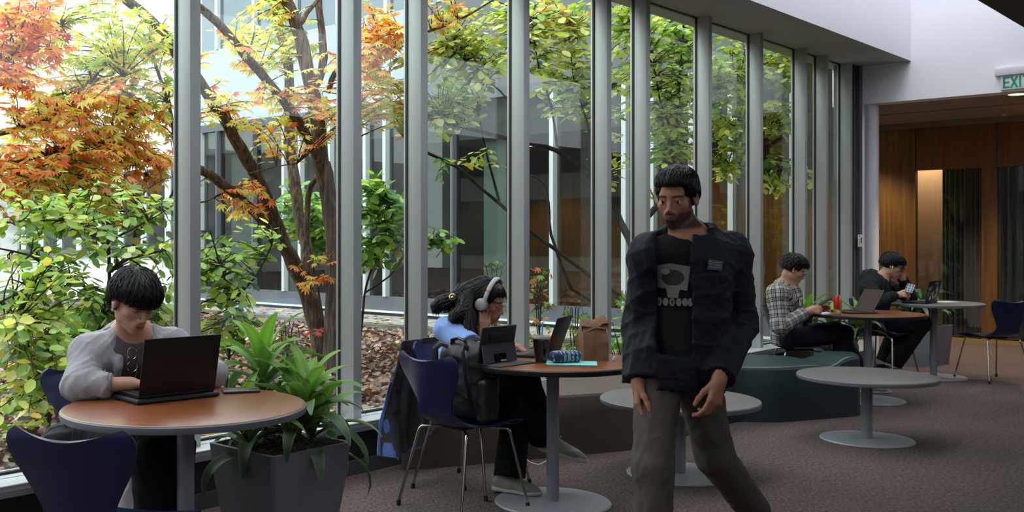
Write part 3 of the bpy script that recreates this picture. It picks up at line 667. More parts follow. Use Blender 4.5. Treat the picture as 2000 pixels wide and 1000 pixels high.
# low leaning bush with round yellow green leaves by the glass
BR = [(.022, .012, [groundpt(168, 7.6), (205, 590, 7.4), (216, 545, 7.3), (212, 470, 7.2)]), (.016, .008, [(216, 530, 7.3), (250, 505, 7.2), (320, 490, 7.2)]), (.013, .006, [(190, 610, 7.4), (165, 560, 7.2), (110, 535, 7.0), (60, 500, 6.9), (0, 485, 6.8)]),
      (.03, .02, [groundpt(240, 9.5), (262, 480, 9.4), (275, 400, 9.3), (286, 335, 9.2)]), (.018, .008, [(265, 450, 9.4), (310, 420, 9.2), (345, 360, 9.0)]), (.012, .006, [(110, 535, 7.0), (60, 560, 6.7), (0, 590, 6.5)]),
      (.014, .006, [groundpt(90, 6.6), (100, 700, 6.5), (60, 640, 6.4), (10, 620, 6.3)]), (.014, .006, [groundpt(440, 8.5), (450, 600, 8.4), (430, 520, 8.2), (410, 450, 8.1)]), (.012, .006, [(450, 590, 8.4), (500, 540, 8.4), (530, 480, 8.4)]),
      (.012, .005, [(212, 480, 7.2), (120, 430, 7.0), (30, 440, 6.8)]), (.010, .005, [(216, 470, 7.2), (290, 430, 7.2), (340, 400, 7.2)])]
CL = [(70, 420, 6.8, 90, 50, .4, 26, {YG: 4, G: 2}), (230, 410, 7.2, 110, 50, .5, 26, {G: 3, YG: 3, PA: 1}), (90, 560, 6.7, 100, 70, .5, 44, {YG: 4, G: 2, Yl: 1}), (60, 670, 6.3, 100, 70, .4, 50, {YG: 4, G: 2, Yl: 1, PA: 1}),
      (180, 640, 7.4, 90, 80, .5, 44, {G: 3, YG: 3, Yl: 1}), (30, 780, 6.1, 60, 60, .3, 14, {YG: 3, Yl: 1, G: 1}), (310, 560, 7.6, 50, 90, .4, 28, {YG: 3, G: 3}), (440, 520, 8.3, 60, 60, .4, 32, {YG: 3, G: 4}), (450, 620, 8.4, 60, 60, .4, 36, {YG: 4, G: 3, PA: 1}),
      (140, 480, 7.1, 120, 40, .4, 26, {G: 3, YG: 3, PA: 2}), (500, 470, 8.5, 60, 40, .3, 14, {YG: 3, G: 3}), (80, 740, 6.8, 70, 60, .4, 30, {'dull': 3, YG: 2, G: 2}), (300, 660, 7.6, 80, 50, .4, 20, {G: 2, 'dull': 2}), (100, 360, 9.6, 130, 80, .8, 34, {YG: 4, G: 1, Yl: 2}), (250, 470, 9.3, 90, 40, .5, 14, {G: 3, 'dull': 2})]
tree('witch_hazel', 'dense bush with round yellow green leaves behind the man in the grey hoodie', 'bush', W(1, 6), BR, CL, M['darkbark'], ROUND, .088, dens=1.5)
# bright green shrub between the stems
BR = [(.02, .012, [groundpt(640, 13), (620, 560, 13), (600, 470, 13), (580, 400, 13)])]
CL = [(590, 410, 12.6, 70, 60, .5, 60, {G: 5, YG: 2}), (640, 450, 12.6, 40, 60, .4, 26, {G: 5})]
tree('leafy_shrub', 'bright green leafy shrub growing behind the dark tree stems', 'shrub', W(3, 8), BR, CL, M['darkbark'], ROUND, .13)
BR = [(.018, .01, [groundpt(700, 11.5), (715, 560, 11.5), (745, 480, 11.4), (760, 400, 11.4)]), (.012, .006, [(745, 480, 11.4), (800, 470, 11.2), (860, 460, 11)]), (.012, .006, [(715, 570, 11.5), (760, 540, 11.4), (790, 500, 11.4)])]
CL = [(745, 410, 11.3, 55, 60, .5, 62, {G: 5, YG: 1}), (740, 490, 11.3, 55, 40, .4, 40, {G: 5, 'dull': 1}), (850, 470, 11.0, 40, 30, .3, 20, {G: 5, YG: 1}), (730, 360, 11.3, 40, 30, .4, 14, {G: 4, YG: 1})]
tree('leafy_shrub', 'bright green leafy shrub seen through the narrow pane left of the woman', 'shrub', W(4, 8), BR, CL, M['darkbark'], ROUND, .13)
# loose yellow green tree beyond the right hand panes
BR = [(0.0500, 0.0375, [groundpt(1262, 10.6), (1258, 560, 10.6), (1240, 500, 10.6), (1226, 462, 10.6), (1200, 408, 10.6)]), (0.0300, 0.0175, [(1200, 408, 10.6), (1160, 352, 10.5), (1084, 292, 10.4), (1039, 281, 10.3), (960, 262, 10.2), (870, 240, 10.0)]),
      (0.0250, 0.0150, [(1240, 590, 10.8), (1212, 576, 10.8), (1160, 543, 10.8), (1109, 505, 10.8), (1039, 454, 10.8), (997, 416, 10.8), (943, 371, 10.8), (892, 326, 10.7), (839, 300, 10.6), (800, 280, 10.5)]),
      (0.0275, 0.0100, [groundpt(1190, 11.6), (1157, 588, 11.6), (1116, 563, 11.6), (1077, 460, 11.6), (1071, 397, 11.6), (1062, 358, 11.6), (1037, 342, 11.6)]),
      (0.0150, 0.0075, [(975, 392, 10.8), (962, 345, 10.7), (943, 268, 10.6), (935, 220, 10.5)]), (0.0140, 0.0060, [(1087, 285, 10.4), (1077, 211, 10.3), (1049, 115, 10.2), (1040, 40, 10.1)]), (0.0125, 0.0050, [(1148, 330, 10.5), (1150, 256, 10.5), (1122, 160, 10.4), (1110, 60, 10.3)]),
      (0.0110, 0.0050, [(994, 272, 10.3), (994, 198, 10.2), (930, 140, 10.1), (880, 90, 10)]), (0.0350, 0.0200, [(1226, 462, 10.6), (1300, 380, 11.2), (1314, 294, 11.4), (1324, 189, 11.6), (1331, 126, 11.7), (1335, 20, 11.8)]), (0.0150, 0.0060, [(1318, 270, 11.4), (1290, 200, 11.3), (1275, 126, 11.2), (1230, 60, 11)]),
      (0.0150, 0.0060, [(1322, 210, 11.6), (1400, 170, 11.6), (1480, 130, 11.7), (1560, 100, 11.8)]), (0.0110, 0.0050, [(1314, 294, 11.4), (1380, 270, 12), (1440, 250, 11.6), (1520, 250, 11.7)]), (0.0100, 0.0050, [(1340, 340, 11.6), (1420, 330, 11.6), (1520, 330, 11.7)])]
CL = [(900, 110, 10.1, 90, 70, .6, 60, {PA: 3, YG: 4, Yl: 1}), (880, 200, 10.1, 70, 60, .5, 44, {PA: 4, YG: 3}), (960, 60, 10.2, 50, 60, .5, 30, {YG: 4, Yl: 1}), (780, 170, 10.0, 50, 70, .4, 30, {YG: 4, Yl: 1, O: 1}), (1090, 90, 10.3, 80, 80, .6, 70, {YG: 4, PA: 2, Yl: 2}), (1080, 30, 10.4, 80, 40, .5, 40, {YG: 4, O: 1, Yl: 1}), (1110, 180, 10.5, 70, 50, .5, 34, {PA: 3, YG: 3}),
      (1215, 60, 11.0, 40, 80, .5, 46, {YG: 5, G: 1}), (1215, 170, 11, 30, 60, .4, 16, {YG: 5}), (1310, 80, 11.6, 60, 60, .5, 60, {YG: 5, G: 2}), (1310, 200, 11.5, 60, 80, .5, 70, {YG: 4, PA: 2, G: 1}), (1310, 280, 11.4, 60, 50, .4, 34, {YG: 4, G: 2, Yl: 1}),
      (1425, 120, 11.6, 40, 60, .5, 40, {YG: 5, G: 1}), (1430, 220, 11.6, 45, 70, .5, 60, {YG: 4, PA: 2}), (1430, 310, 11.6, 40, 40, .4, 26, {G: 2, YG: 3}), (1520, 130, 11.7, 35, 50, .4, 36, {YG: 5, G: 1}), (1520, 230, 11.7, 35, 40, .4, 26, {YG: 5}), (1518, 340, 11.7, 35, 45, .3, 26, {G: 3, YG: 3}), (1590, 350, 11.8, 14, 30, .3, 5, {YG: 3}),
      (930, 310, 10.6, 40, 20, .3, 6, {Yl: 2, YG: 3}), (1410, 350, 12, 20, 20, .2, 3, {YG: 3}), (1205, 300, 10.8, 20, 40, .3, 6, {YG: 3}), (840, 330, 10.5, 30, 30, .3, 4, {G: 3}), (1245, 520, 10.6, 14, 80, .2, 6, {YG: 3, G: 2})]
tree('loose_tree', 'spreading tree with yellow green leaves outside the panes right of the woman', 'tree', W(6, 7), BR, CL, M['darkbark'], ROUND, .10, dens=1.5)
# small feathery shrubs near the facade
def small_shrub(u, Z, top, w, mix, label, n=22, sz=.07):
    h = [(.008, .003, [groundpt(u+SR.uniform(-6, 6), Z), (u+k*w*.3, (top+600)/2, Z), (u+k*w*.6, top+15, Z+SR.uniform(-.1, .1))]) for k in (-1, -.3, .4, 1)]
    vb = HY+H*F/Z
    c = [(u, (top+vb)/2-10, Z, w, (vb-top)/2*.85, .25, n, mix)]
    p = groundpt(u, Z); tree('feathery_shrub', label, 'shrub', Vector(p[1:]), h, c, M['darkbark'], COMP, sz, 'small shrubs in the courtyard bed', .0025)
small_shrub(1052, 10.2, 510, 30, {G: 3, 'dull': 1, O: 1}, 'thin small shrub with green and orange leaves outside the pane right of the woman', 30)
small_shrub(965, 10.5, 500, 34, {'dull': 2, G: 3}, 'thin green shrub outside just behind the face of the woman', 36, .06)
small_shrub(1120, 10.6, 600, 34, {G: 3, PA: 2}, 'low pale green shrub outside behind the paper bag', 24)
small_shrub(560, 9.2, 655, 46, {G: 3, 'dull': 2}, 'low green plants at the foot of the orange tree', 20, .08)
small_shrub(1225, 9.8, 560, 22, {G: 3, YG: 2}, 'low green shrub outside beside the walking man', 18, .09)
# broad leaved plant close to the glass behind the bag
def broad_plant(base, n, L, mix, label, name='broad_leaf_plant', h=.35):
    t = empty(name, base, 0, label, 'plant'); st = MB(); pos, d, nr, sz = [], [], [], []
    for i in range(n):
        a = i*2.4; e = base+Vector((math.cos(a)*.16, math.sin(a)*.16, h*SR.uniform(.5, 1.1)))
        st.tube([base, base.lerp(e, .5)+Vector((0, 0, .05)), e], .004, 5)
        pos.append(tuple(e)); d.append((math.cos(a), math.sin(a), SR.uniform(-.4, .3))); nr.append((0, 0, 1)); sz.append(L*SR.uniform(.7, 1.1))
    lf = leafcloud('foliage', np.array(pos), np.array(d), np.array(nr), np.array(sz), ROUND, pick(mix, n), M['leaf'])
    adopt(t, [st.build('stems', M['darkbark']), lf])
q = P(1222, 660, 9.2); broad_plant(Vector((q.x, q.y, .02)), 22, .26, {G: 3, PA: 2}, 'broad leaved green plant outside behind the walking man', h=.6)
# fallen leaves: past counting
n = 42000
s_ = RNG.uniform(2.0, 10.8, n); D_ = 4.66+RNG.power(.8, n)*13
pos = np.stack([DX*s_-DY*D_, DY*s_+DX*D_, .015+.05*RNG.random(n)+.04*np.sin(s_*3)*np.sin(D_*2.3)], 1)
a = RNG.uniform(0, 6.283, n); d = np.stack([np.cos(a), np.sin(a), RNG.normal(0, .35, n)], 1); nr = np.stack([RNG.normal(0, .5, n), RNG.normal(0, .5, n), np.ones(n)], 1)
lf = leafcloud('fallen_leaves', pos, d, nr, RNG.uniform(.05, .10, n), ROUND, pick({'litter': 20, O: .4, YG: .4}, n, 1.05), M['litter'])
tag(lf, 'brown fallen leaves covering the courtyard bed', 'leaves', kind='stuff')
n = 350
s_ = RNG.uniform(10.75, 12.3, n); D_ = RNG.uniform(6, 17, n); pos = np.stack([DX*s_-DY*D_, DY*s_+DX*D_, np.full(n, .09)+.03*(s_ < 10.9)], 1)
a = RNG.uniform(0, 6.283, n); d = np.stack([np.cos(a), np.sin(a), 0*a], 1)
lf = leafcloud('fallen_leaves', pos, d, np.tile([0, 0, 1.], (n, 1)), RNG.uniform(.07, .13, n), ROUND, pick({'litter': 3, O: 1, Yl: 1}, n), M['litter'])
tag(lf, 'scattered orange fallen leaves on the paved ledge below the far facade', 'leaves', kind='stuff')
# ================================================================ PEOPLE: soft solids summed in space and skinned as one surface
def nrmz(v): v = np.asarray(v, float); return v/(np.linalg.norm(v)+1e-12)
class Sdf:
    def __init__(self): self.ops = []; self.lo = []; self.hi = []
    def _b(self, pts, r): pts = np.atleast_2d(np.array(pts, float)); self.lo.append(pts.min(0)-r); self.hi.append(pts.max(0)+r)
    def cap(self, a, b, ra, rb=None, k=.01, op='add', fwd=None, ratio=1.0):
        """tapered capsule; with fwd it is flattened along that direction"""
        a = np.array(a, float); b = np.array(b, float); rb = ra if rb is None else rb
        if op == 'add': self._b([a, b], max(ra, rb))
        ab = b-a; L2 = ab@ab+1e-12; fw = None if fwd is None else nrmz(fwd)
        def f(p):
            q = p-a; t = np.clip((q@ab)/L2, 0, 1); d = q-t[:, None]*ab
            if fw is not None: d = d+(d@fw)[:, None]*fw*(ratio-1)
            r = np.linalg.norm(d, axis=1)-(ra+(rb-ra)*t)
            return r/ratio if fw is not None and ratio > 1 else r
        self.ops.append((op, f, k)); return self
    def ell(self, c, r, R=None, k=.01, op='add'):
        c = np.array(c, float); r = np.array(r, float)
        if op == 'add': self._b([c], r.max())
        def f(p):
            q = p-c
            if R is not None: q = q@R
            k0 = np.linalg.norm(q/r, axis=1); k1 = np.linalg.norm(q/(r*r), axis=1)+1e-9
            return k0*(k0-1)/k1
        self.ops.append((op, f, k)); return self
    def box(self, c, h, R=None, rad=.0, k=.005, op='add'):
        c = np.array(c, float); h = np.array(h, float)
        if op == 'add': self._b([c], np.linalg.norm(h)+rad)
        def f(p):
            q = p-c
            if R is not None: q = q@R
            q = np.abs(q)-h+rad
            return np.linalg.norm(np.maximum(q, 0), axis=1)+np.minimum(q.max(1), 0)-rad
        self.ops.append((op, f, k)); return self
    def fn(self, f, op='add', k=.01, c=None, r=.2):
        if c is not None: self._b([c], r)
        self.ops.append((op, f, k)); return self
    def cut(self, c, n, R, k=.002):                       # flat cut near a point, removing the side n points to
        c = np.array(c, float); n = nrmz(n)
        self.ops.append(('cut', lambda p: np.where(np.linalg.norm(p-c, axis=1) < R, (p-c)@n, -1.0), k)); return self
    def warp(self, f): self.ops.append(('warp', f, 0)); return self
    def __call__(self, p):
        d = np.full(len(p), 1.0)
        for op, f, k in self.ops:
            e = f(p)
            if op == 'add':
                if k > 0:
                    h = np.maximum(k-np.abs(d-e), 0)/k; d = np.minimum(d, e)-h*h*k*.25
                else: d = np.minimum(d, e)
            elif op == 'sub':
                e = -e; h = np.maximum(k-np.abs(d-e), 0)/max(k, 1e-6); d = np.maximum(d, e)+h*h*k*.25
            elif op == 'cut': d = np.maximum(d, e)
            else: d = d+e
        return d
    def mesh(self, h):
        lo = np.min(self.lo, 0)-.03; hi = np.max(self.hi, 0)+.03; C = 4
        n = (np.ceil((hi-lo)/(h*C)).astype(int)+1)
        ax = [lo[i]+(np.arange(n[i])+.5)*h*C for i in range(3)]
        g = np.stack(np.meshgrid(*ax, indexing='ij'), -1).reshape(-1, 3)
        dc = self.many(g).reshape(n).astype(np.float32)
        act = np.abs(dc) < h*C*1.25+.008
        D = np.repeat(np.repeat(np.repeat(dc, C, 0), C, 1), C, 2)
        ai = np.argwhere(act); off = np.stack(np.meshgrid(*[np.arange(C)]*3, indexing='ij'), -1).reshape(-1, 3)
        fi = (ai[:, None, :]*C+off[None]).reshape(-1, 3)
        D[fi[:, 0], fi[:, 1], fi[:, 2]] = self.many(lo+(fi+.5)*h)
        S = D < 0
        a = S[:-1, :-1, :-1]; mixed = np.zeros(a.shape, bool)
        for o in ((1, 0, 0), (0, 1, 0), (0, 0, 1), (1, 1, 0), (1, 0, 1), (0, 1, 1), (1, 1, 1)):
            mixed |= (S[o[0]:S.shape[0]-1+o[0], o[1]:S.shape[1]-1+o[1], o[2]:S.shape[2]-1+o[2]] != a)
        ci = np.argwhere(mixed); ids = np.full(mixed.shape, -1, np.int32); ids[ci[:, 0], ci[:, 1], ci[:, 2]] = np.arange(len(ci))
        acc = np.zeros((len(ci), 3)); cnt = np.zeros(len(ci))
        cor = np.array([(i, j, k) for i in (0, 1) for j in (0, 1) for k in (0, 1)])
        val = [D[ci[:, 0]+c[0], ci[:, 1]+c[1], ci[:, 2]+c[2]].astype(float) for c in cor]
        for x in range(8):
            for y in range(x+1, 8):
                if np.abs(cor[x]-cor[y]).sum() != 1: continue
                m = (val[x] < 0) != (val[y] < 0); t = np.where(m, val[x]/np.where(m, val[x]-val[y], 1), 0)
                acc += np.where(m[:, None], cor[x]+(cor[y]-cor[x])*t[:, None], 0); cnt += m
        V = lo+(ci+acc/np.maximum(cnt, 1)[:, None]+.5)*h
        F_ = []
        for axn in range(3):
            o = [0, 0, 0]; o[axn] = 1; u, v = [(1, 2), (2, 0), (0, 1)][axn]
            s0 = S[tuple(slice(0, S.shape[i]-o[i]) for i in range(3))]; s1 = S[tuple(slice(o[i], None) for i in range(3))]
            e = np.argwhere(s0 != s1); e = e[(e[:, u] > 0) & (e[:, v] > 0)]
            e = e[(e[:, u] < mixed.shape[u]) & (e[:, v] < mixed.shape[v])]
            ins = S[e[:, 0], e[:, 1], e[:, 2]]
            def idx(du, dv):
                q = e.copy(); q[:, u] -= du; q[:, v] -= dv; return ids[q[:, 0], q[:, 1], q[:, 2]]
            q = np.stack([idx(1, 1), idx(0, 1), idx(0, 0), idx(1, 0)], 1); q[~ins] = q[~ins][:, ::-1]; F_.append(q)
        Q = np.concatenate(F_); Q = Q[(Q >= 0).all(1)]
        return V, Q
    def many(self, p, step=400000):
        return np.concatenate([self(p[i:i+step]) for i in range(0, len(p), step)]) if len(p) else np.zeros(0)
def relax(V, Q, it=2, w=.5):
    for _ in range(it):
        S = np.zeros_like(V); c = np.zeros(len(V))
        for a, b in ((0, 1), (1, 2), (2, 3), (3, 0)):
            np.add.at(S, Q[:, a], V[Q[:, b]]); np.add.at(S, Q[:, b], V[Q[:, a]]); np.add.at(c, Q[:, a], 1); np.add.at(c, Q[:, b], 1)
        V = V*(1-w)+w*S/np.maximum(c, 1)[:, None]
    return V
def folds(amp, freq, seed=0, aniso=(1, 1, 1)):
    r = np.random.default_rng(seed); Ks = r.normal(0, 1, (7, 3))*np.array(aniso)*freq; ph = r.uniform(0, 6.28, 7)
    def f(p):
        a = np.zeros(len(p))
        for i in range(6):
            w = np.sin(p@Ks[i]+ph[i]+1.6*np.sin(p@Ks[i+1]*.6+ph[i+1])); a += (1-np.abs(w))**2*(.9 if i % 2 else 1.1)
        return -(a/6-.3)*amp*2.2
    return f
def bake(sdf, h, name, m, parent, relaxn=1, tint=None):
    V, Q = sdf.mesh(h)
    if relaxn: V = relax(V, Q, relaxn)
    o = rawmesh(name, V, Q, m, None, True); adopt(parent, [o])
    if tint is not None:
        a = o.data.color_attributes.new('tint', 'FLOAT_COLOR', 'POINT'); c = np.ones((len(V), 4), np.float32); c[:, :3] = tint(V); a.data.foreach_set('color', c.ravel())
    return o
def clothmat(name, rgb, rough=.85, weave=700, bump=.25, vary=.06):
    m = mat(name, rgb, rough, spec=.2, bump=bump, bscale=weave, vary=vary, vscale=14)
    m.node_tree.nodes['Principled BSDF'].inputs['Sheen Weight'].default_value = .0; return m
def tintmat(name, rough=.5, sss=.0, spec=.4, bump=0):
    m = mat(name, (200, 200, 200), rough, spec=spec, bump=bump, bscale=400); nt = m.node_tree; b = nt.nodes['Principled BSDF']
    at = nt.nodes.new('ShaderNodeAttribute'); at.attribute_name = 'tint'; nt.links.new(at.outputs['Color'], b.inputs['Base Color'])
    if sss: b.inputs['Subsurface Weight'].default_value = sss; b.inputs['Subsurface Radius'].default_value = (.012, .005, .003); b.inputs['Subsurface Scale'].default_value = 1
    return m
M['skin'] = tintmat('skin', .48, .15, .35, .03)
M['hair'] = mat('black_hair', (13, 11, 12), .42, spec=.28)
M['lens'] = glass_mat('spectacle_lens', (.96, .97, .98), 1.6)

def frame3(fwd, up=(0, 0, 1)):
    f = nrmz(fwd); u = np.array(up, float); u = nrmz(u-f*(u@f)); r = np.cross(f, u); return np.stack([r, f, u], 1)   # columns: right, forward, up
def headfn(beard=0, male=True, opened=False):
    """head in its own axes: x right, y forward, z up, origin between the ears"""
    s = Sdf()
    s.ell((0, -.020, .036), (.073, .095, .078), k=.0)
    s.ell((0, .022, -.026), (.057, .066, .080), k=.025)
    s.ell((0, .036, -.074), (.040 if male else .037, .044, .034), k=.022)
    s.ell((0, .066, -.098), (.018, .017, .014), k=.020)
    for x in (-1, 1):
        s.ell((x*.042, .052, -.024), (.019, .021, .017), k=.020)
        s.ell((x*.050, .004, -.058), (.011, .026, .026), k=.022)
    s.cap((-.034, .074, .020), (.034, .074, .020), .012, .012, k=.022)
    for x in (-1, 1):
        s.ell((x*.032, .094, -.001), (.017, .013, .011), k=.014, op='sub')
        if opened:
            s.ell((x*.031, .0735, .0045), (.0155, .0140, .0075), k=.003); s.ell((x*.031, .0730, -.0125), (.0145, .0130, .0050), k=.003)
        else: s.ell((x*.031, .0735, -.004), (.0145, .0125, .011), k=.004)
    s.cap((0, .084, .004), (0, .106, -.034), .0060, .0090, k=.009)
    for x in (-1, 1): s.ell((x*.0115, .096, -.040), (.008, .010, .0075), k=.007)
    s.ell((0, .084, -.066), (.024, .012, .017), k=.018)
    s.cap((-.019, .085, -.0615), (0, .0945, -.0600), .0045, .0055, k=.005); s.cap((.019, .085, -.0615), (0, .0945, -.0600), .0045, .0055, k=.005)
    s.cap((-.014, .086, -.0715), (.014, .086, -.0715), .0065, .0065, k=.006); s.ell((0, .090, -.0715), (.012, .006, .006), k=.005)
    s.cap((-.019, .096, -.0660), (.019, .096, -.0660), .0022, .0022, k=.003, op='sub')
    for x in (-1, 1):
        R = frame3((x*.35, -.9, 0), (0, -.25, 1)); s.ell((x*.077, -.008, -.008), (.0075, .019, .031), R=R, k=.006); s.ell((x*.083, -.004, -.004), (.006, .011, .018), R=R, k=.004, op='sub')
    if beard: s.warp(lambda p: np.where((p[:, 2] < -.045) & (p[:, 1] > -.01), -.002*beard, 0.0))
    return s
def skintint(rgb, lips=None, brow=(20, 16, 15), beard=0, lash=True, c=None, R=None, flush=.12):
    base = np.array(lin(rgb)); lp = np.array(lin(lips)) if lips else base*np.array([.78, .5, .5]); bw = np.array(lin(brow))
    def f(V):
        q = (V-c)@R; x = np.abs(q[:, 0]); y = q[:, 1]; z = q[:, 2]
        out = np.tile(base, (len(V), 1)); near = (np.linalg.norm(q, axis=1) < .16)
        def mixin(w, col):
            nonlocal out
            w = (w*near)[:, None]; out = out*(1-w)+col*w
        ck = np.exp(-((x-.04)/.02)**2-((z+.04)/.022)**2)*(y > .02); mixin(ck*flush, base*np.array([1.05, .7, .66]))
        mixin(np.exp(-((x-.076)/.014)**2)*(y < .03)*(y > -.05)*.45, base*np.array([1.15, .62, .55]))
        el = np.exp(-(x/.021)**4-((z+.066)/.0105)**4)*(y > .072); mixin(el*.75, lp)
        mixin(np.exp(-(x/.018)**4-((z+.0662)/.0018)**2)*(y > .07)*.8, lp*.25)
        zb = .0185-(x-.03)**2*5; mixin(np.clip(np.exp(-((z-zb)/.0045)**4)*(x > .010)*(x < .050)*(y > .045)*.85, 0, 1), bw)
        if lash: zl = -.0075+(x-.031)**2*14; mixin(np.exp(-((z-zl)/.0018)**2)*(x > .018)*(x < .046)*(y > .06)*.9, bw*.7)
        if beard:
            w = np.clip((-.040-z+.25*np.clip(.05-y, 0, .05))/.016, 0, 1)*np.clip((y+.03)/.03, 0, 1)*(z > -.135); w *= 1-np.exp(-(x/.020)**4-((z+.066)/.009)**4)
            w = np.maximum(w, np.exp(-(x/.026)**4-((z+.052)/.0055)**4)*(y > .06)); w = np.maximum(w, np.exp(-((x-.066)/.012)**2)*(z < .0)*(z > -.07)*(y < .045)*(y > .0))
            w *= 1-np.clip((-.112-z)/.01, 0, 1)*.8
            mixin(w*beard, bw*1.1)
        return out
    return f
def hand(s, wrist, ydir, zdir, right, curl=(.5, .5, .5, .5), thumb=(.55, .6, -.45), scale=1.0, spread=.06, tcurl=.5):
    """palm, four jointed fingers and a thumb; zdir points out of the back of the hand"""
    Y = nrmz(ydir); Z = nrmz(np.array(zdir, float)-Y*np.dot(zdir, Y)); X = np.cross(Y, Z)*(-1 if right else 1); w = np.array(wrist, float); S = scale
    T = lambda x, y, z: w+(X*x+Y*y+Z*z)*S
    s.cap(T(0, -.02, 0), T(0, .012, 0), .026*S, .027*S, k=.02, fwd=Z, ratio=1.35)
    for x0, x1 in ((-.012, -.026), (-.004, -.009), (.006, .010), (.014, .027)):
        s.cap(T(x0, .012, 0), T(x1, .078, .002), .0135*S, .0115*S, k=.012)
    s.ell(T(.018, .030, -.010), np.array((.016, .016, .016))*S, k=.015)
    tips = []
    for i, (x, y, L, r) in enumerate(((.027, .082, (.042, .025, .021), .0092), (.0095, .086, (.046, .029, .022), .0094), (-.009, .083, (.042, .027, .021), .0090), (-.0265, .074, (.033, .021, .019), .0080))):
        c = curl[i]; p = T(x, y, .0); a = (1.5-i)*spread; d = Y*math.cos(a)+X*math.sin(a)
        for j, l in enumerate(L):
            an = c*(.75, 1.15, .8)[j]; d = nrmz(d*math.cos(an)-np.cross(np.cross(d, Z), d)*math.sin(an)) if False else nrmz(d*math.cos(an)+np.cross(X, d)*math.sin(an)*(-1 if np.dot(np.cross(X, Y), Z) > 0 else 1))
            q = p+d*l*S; s.cap(p, q, r*S*(1-.07*j), r*S*(1-.07*(j+1)), k=.004 if j else .007); p = q
        tips.append(p)
    d = nrmz(X*thumb[0]+Y*thumb[1]+Z*thumb[2]); p = T(.024, .022, -.006)
    for j, (l, r) in enumerate(((.040, .0125), (.032, .0105), (.026, .0095))):
        q = p+d*l*S; s.cap(p, q, r*S, r*S*.92, k=.008); p = q; d = nrmz(d*math.cos(tcurl*.5)+(Y*.8-X*.6)*math.sin(tcurl*.5))
    return tips
def strands(sdf, starts, dirf, n, L, width, lift=.002, jit=.35, seed=1, gravity=0):
    """fine tapering locks that run along a hair surface"""
    r = np.random.default_rng(seed); p = starts.copy(); N = len(p); paths = [p.copy()]; st = L/n; e = 1e-3
    wob = r.normal(0, jit, (N, 3)); lf = lift*r.uniform(-.5, 1.6, N); live = np.ones(N, bool)
    for k in range(n):
        g = np.stack([sdf(p+np.eye(3)[i]*e)-sdf(p-np.eye(3)[i]*e) for i in range(3)], 1); g /= np.linalg.norm(g, axis=1, keepdims=True)+1e-9
        d = dirf(p)+wob*.5; d[:, 2] -= gravity; d -= g*np.sum(d*g, axis=1, keepdims=True); d /= np.linalg.norm(d, axis=1, keepdims=True)+1e-9
        live &= g[:, 2] > -.30
        q = p+d*st*r.uniform(.8, 1.2, N)[:, None]; dd = sdf(q); q = q-g*np.clip(dd-lf, -.02, .02)[:, None]; p = np.where(live[:, None], q, p+d*st*.04); paths.append(p.copy())
    A = np.stack(paths, 1); T = np.gradient(A, axis=1); T /= np.linalg.norm(T, axis=2, keepdims=True)+1e-9
    g = np.stack([sdf(A.reshape(-1, 3)+np.eye(3)[i]*e)-sdf(A.reshape(-1, 3)-np.eye(3)[i]*e) for i in range(3)], 1).reshape(A.shape); g /= np.linalg.norm(g, axis=2, keepdims=True)+1e-9
    B = np.cross(T, g); w = width*r.uniform(.6, 1.4, N)[:, None, None]*np.sin(np.linspace(.5, 3.0, n+1))[None, :, None]
    Lf = A-B*w; Rt = A+B*w; Md = A+g*w*.7
    V = np.stack([Lf, Md, Rt], 2); k3 = (n+1)*3; base = np.arange(N)[:, None, None]*k3; i = np.arange(n)[None, :, None]*3
    Q = np.concatenate([np.stack([base+i+c, base+i+c+1, base+i+c+4, base+i+c+3], -1).reshape(-1, 4) for c in (0, 1)])
    return V.reshape(-1, 3), Q
def hairmesh(name, hs, c, R, parent, h=.005, n=600, L=.12, width=.0028, crown=(0, -.045, .12), zmin=-.05, starts=None, dirf=None, m=None, seed=3, jit=.3, gravity=0, lift=.002, extra=None, segs=8, void=None):
    """hs: hair solid in head axes"""
    V, Q = hs.mesh(h); V = relax(V, Q, 1); r = np.random.default_rng(seed); cr = np.array(crown)
    if starts is None:
        top = V[(V[:, 2] > -.01)]; w = np.exp(-np.linalg.norm(top-cr, axis=1)/.09); starts = top[r.choice(len(top), n, p=w/w.sum())]
    if dirf is None: dirf = lambda p: nrm_rows(p-cr)
    SV, SQ = strands(hs, starts, dirf, segs, L, width, lift=lift, seed=seed, jit=jit, gravity=gravity)
    A, B = [V, SV], [Q, SQ+len(V)]
    if extra is not None:
        for ev, eq in extra: B.append(eq+sum(len(a) for a in A)); A.append(ev)
    A = np.concatenate(A); B = [np.concatenate(B)]
    if void is not None: B = [B[0][~((np.linalg.norm((A-np.array(void[0]))/np.array(void[1]), axis=1) < 1)[B[0]].any(1))]]
    A = A@R.T+c
    o = rawmesh(name, A, np.concatenate(B), m or M['hair'], None, True); adopt(parent, [o]); return o
def nrm_rows(v): return v/(np.linalg.norm(v, axis=1, keepdims=True)+1e-9)
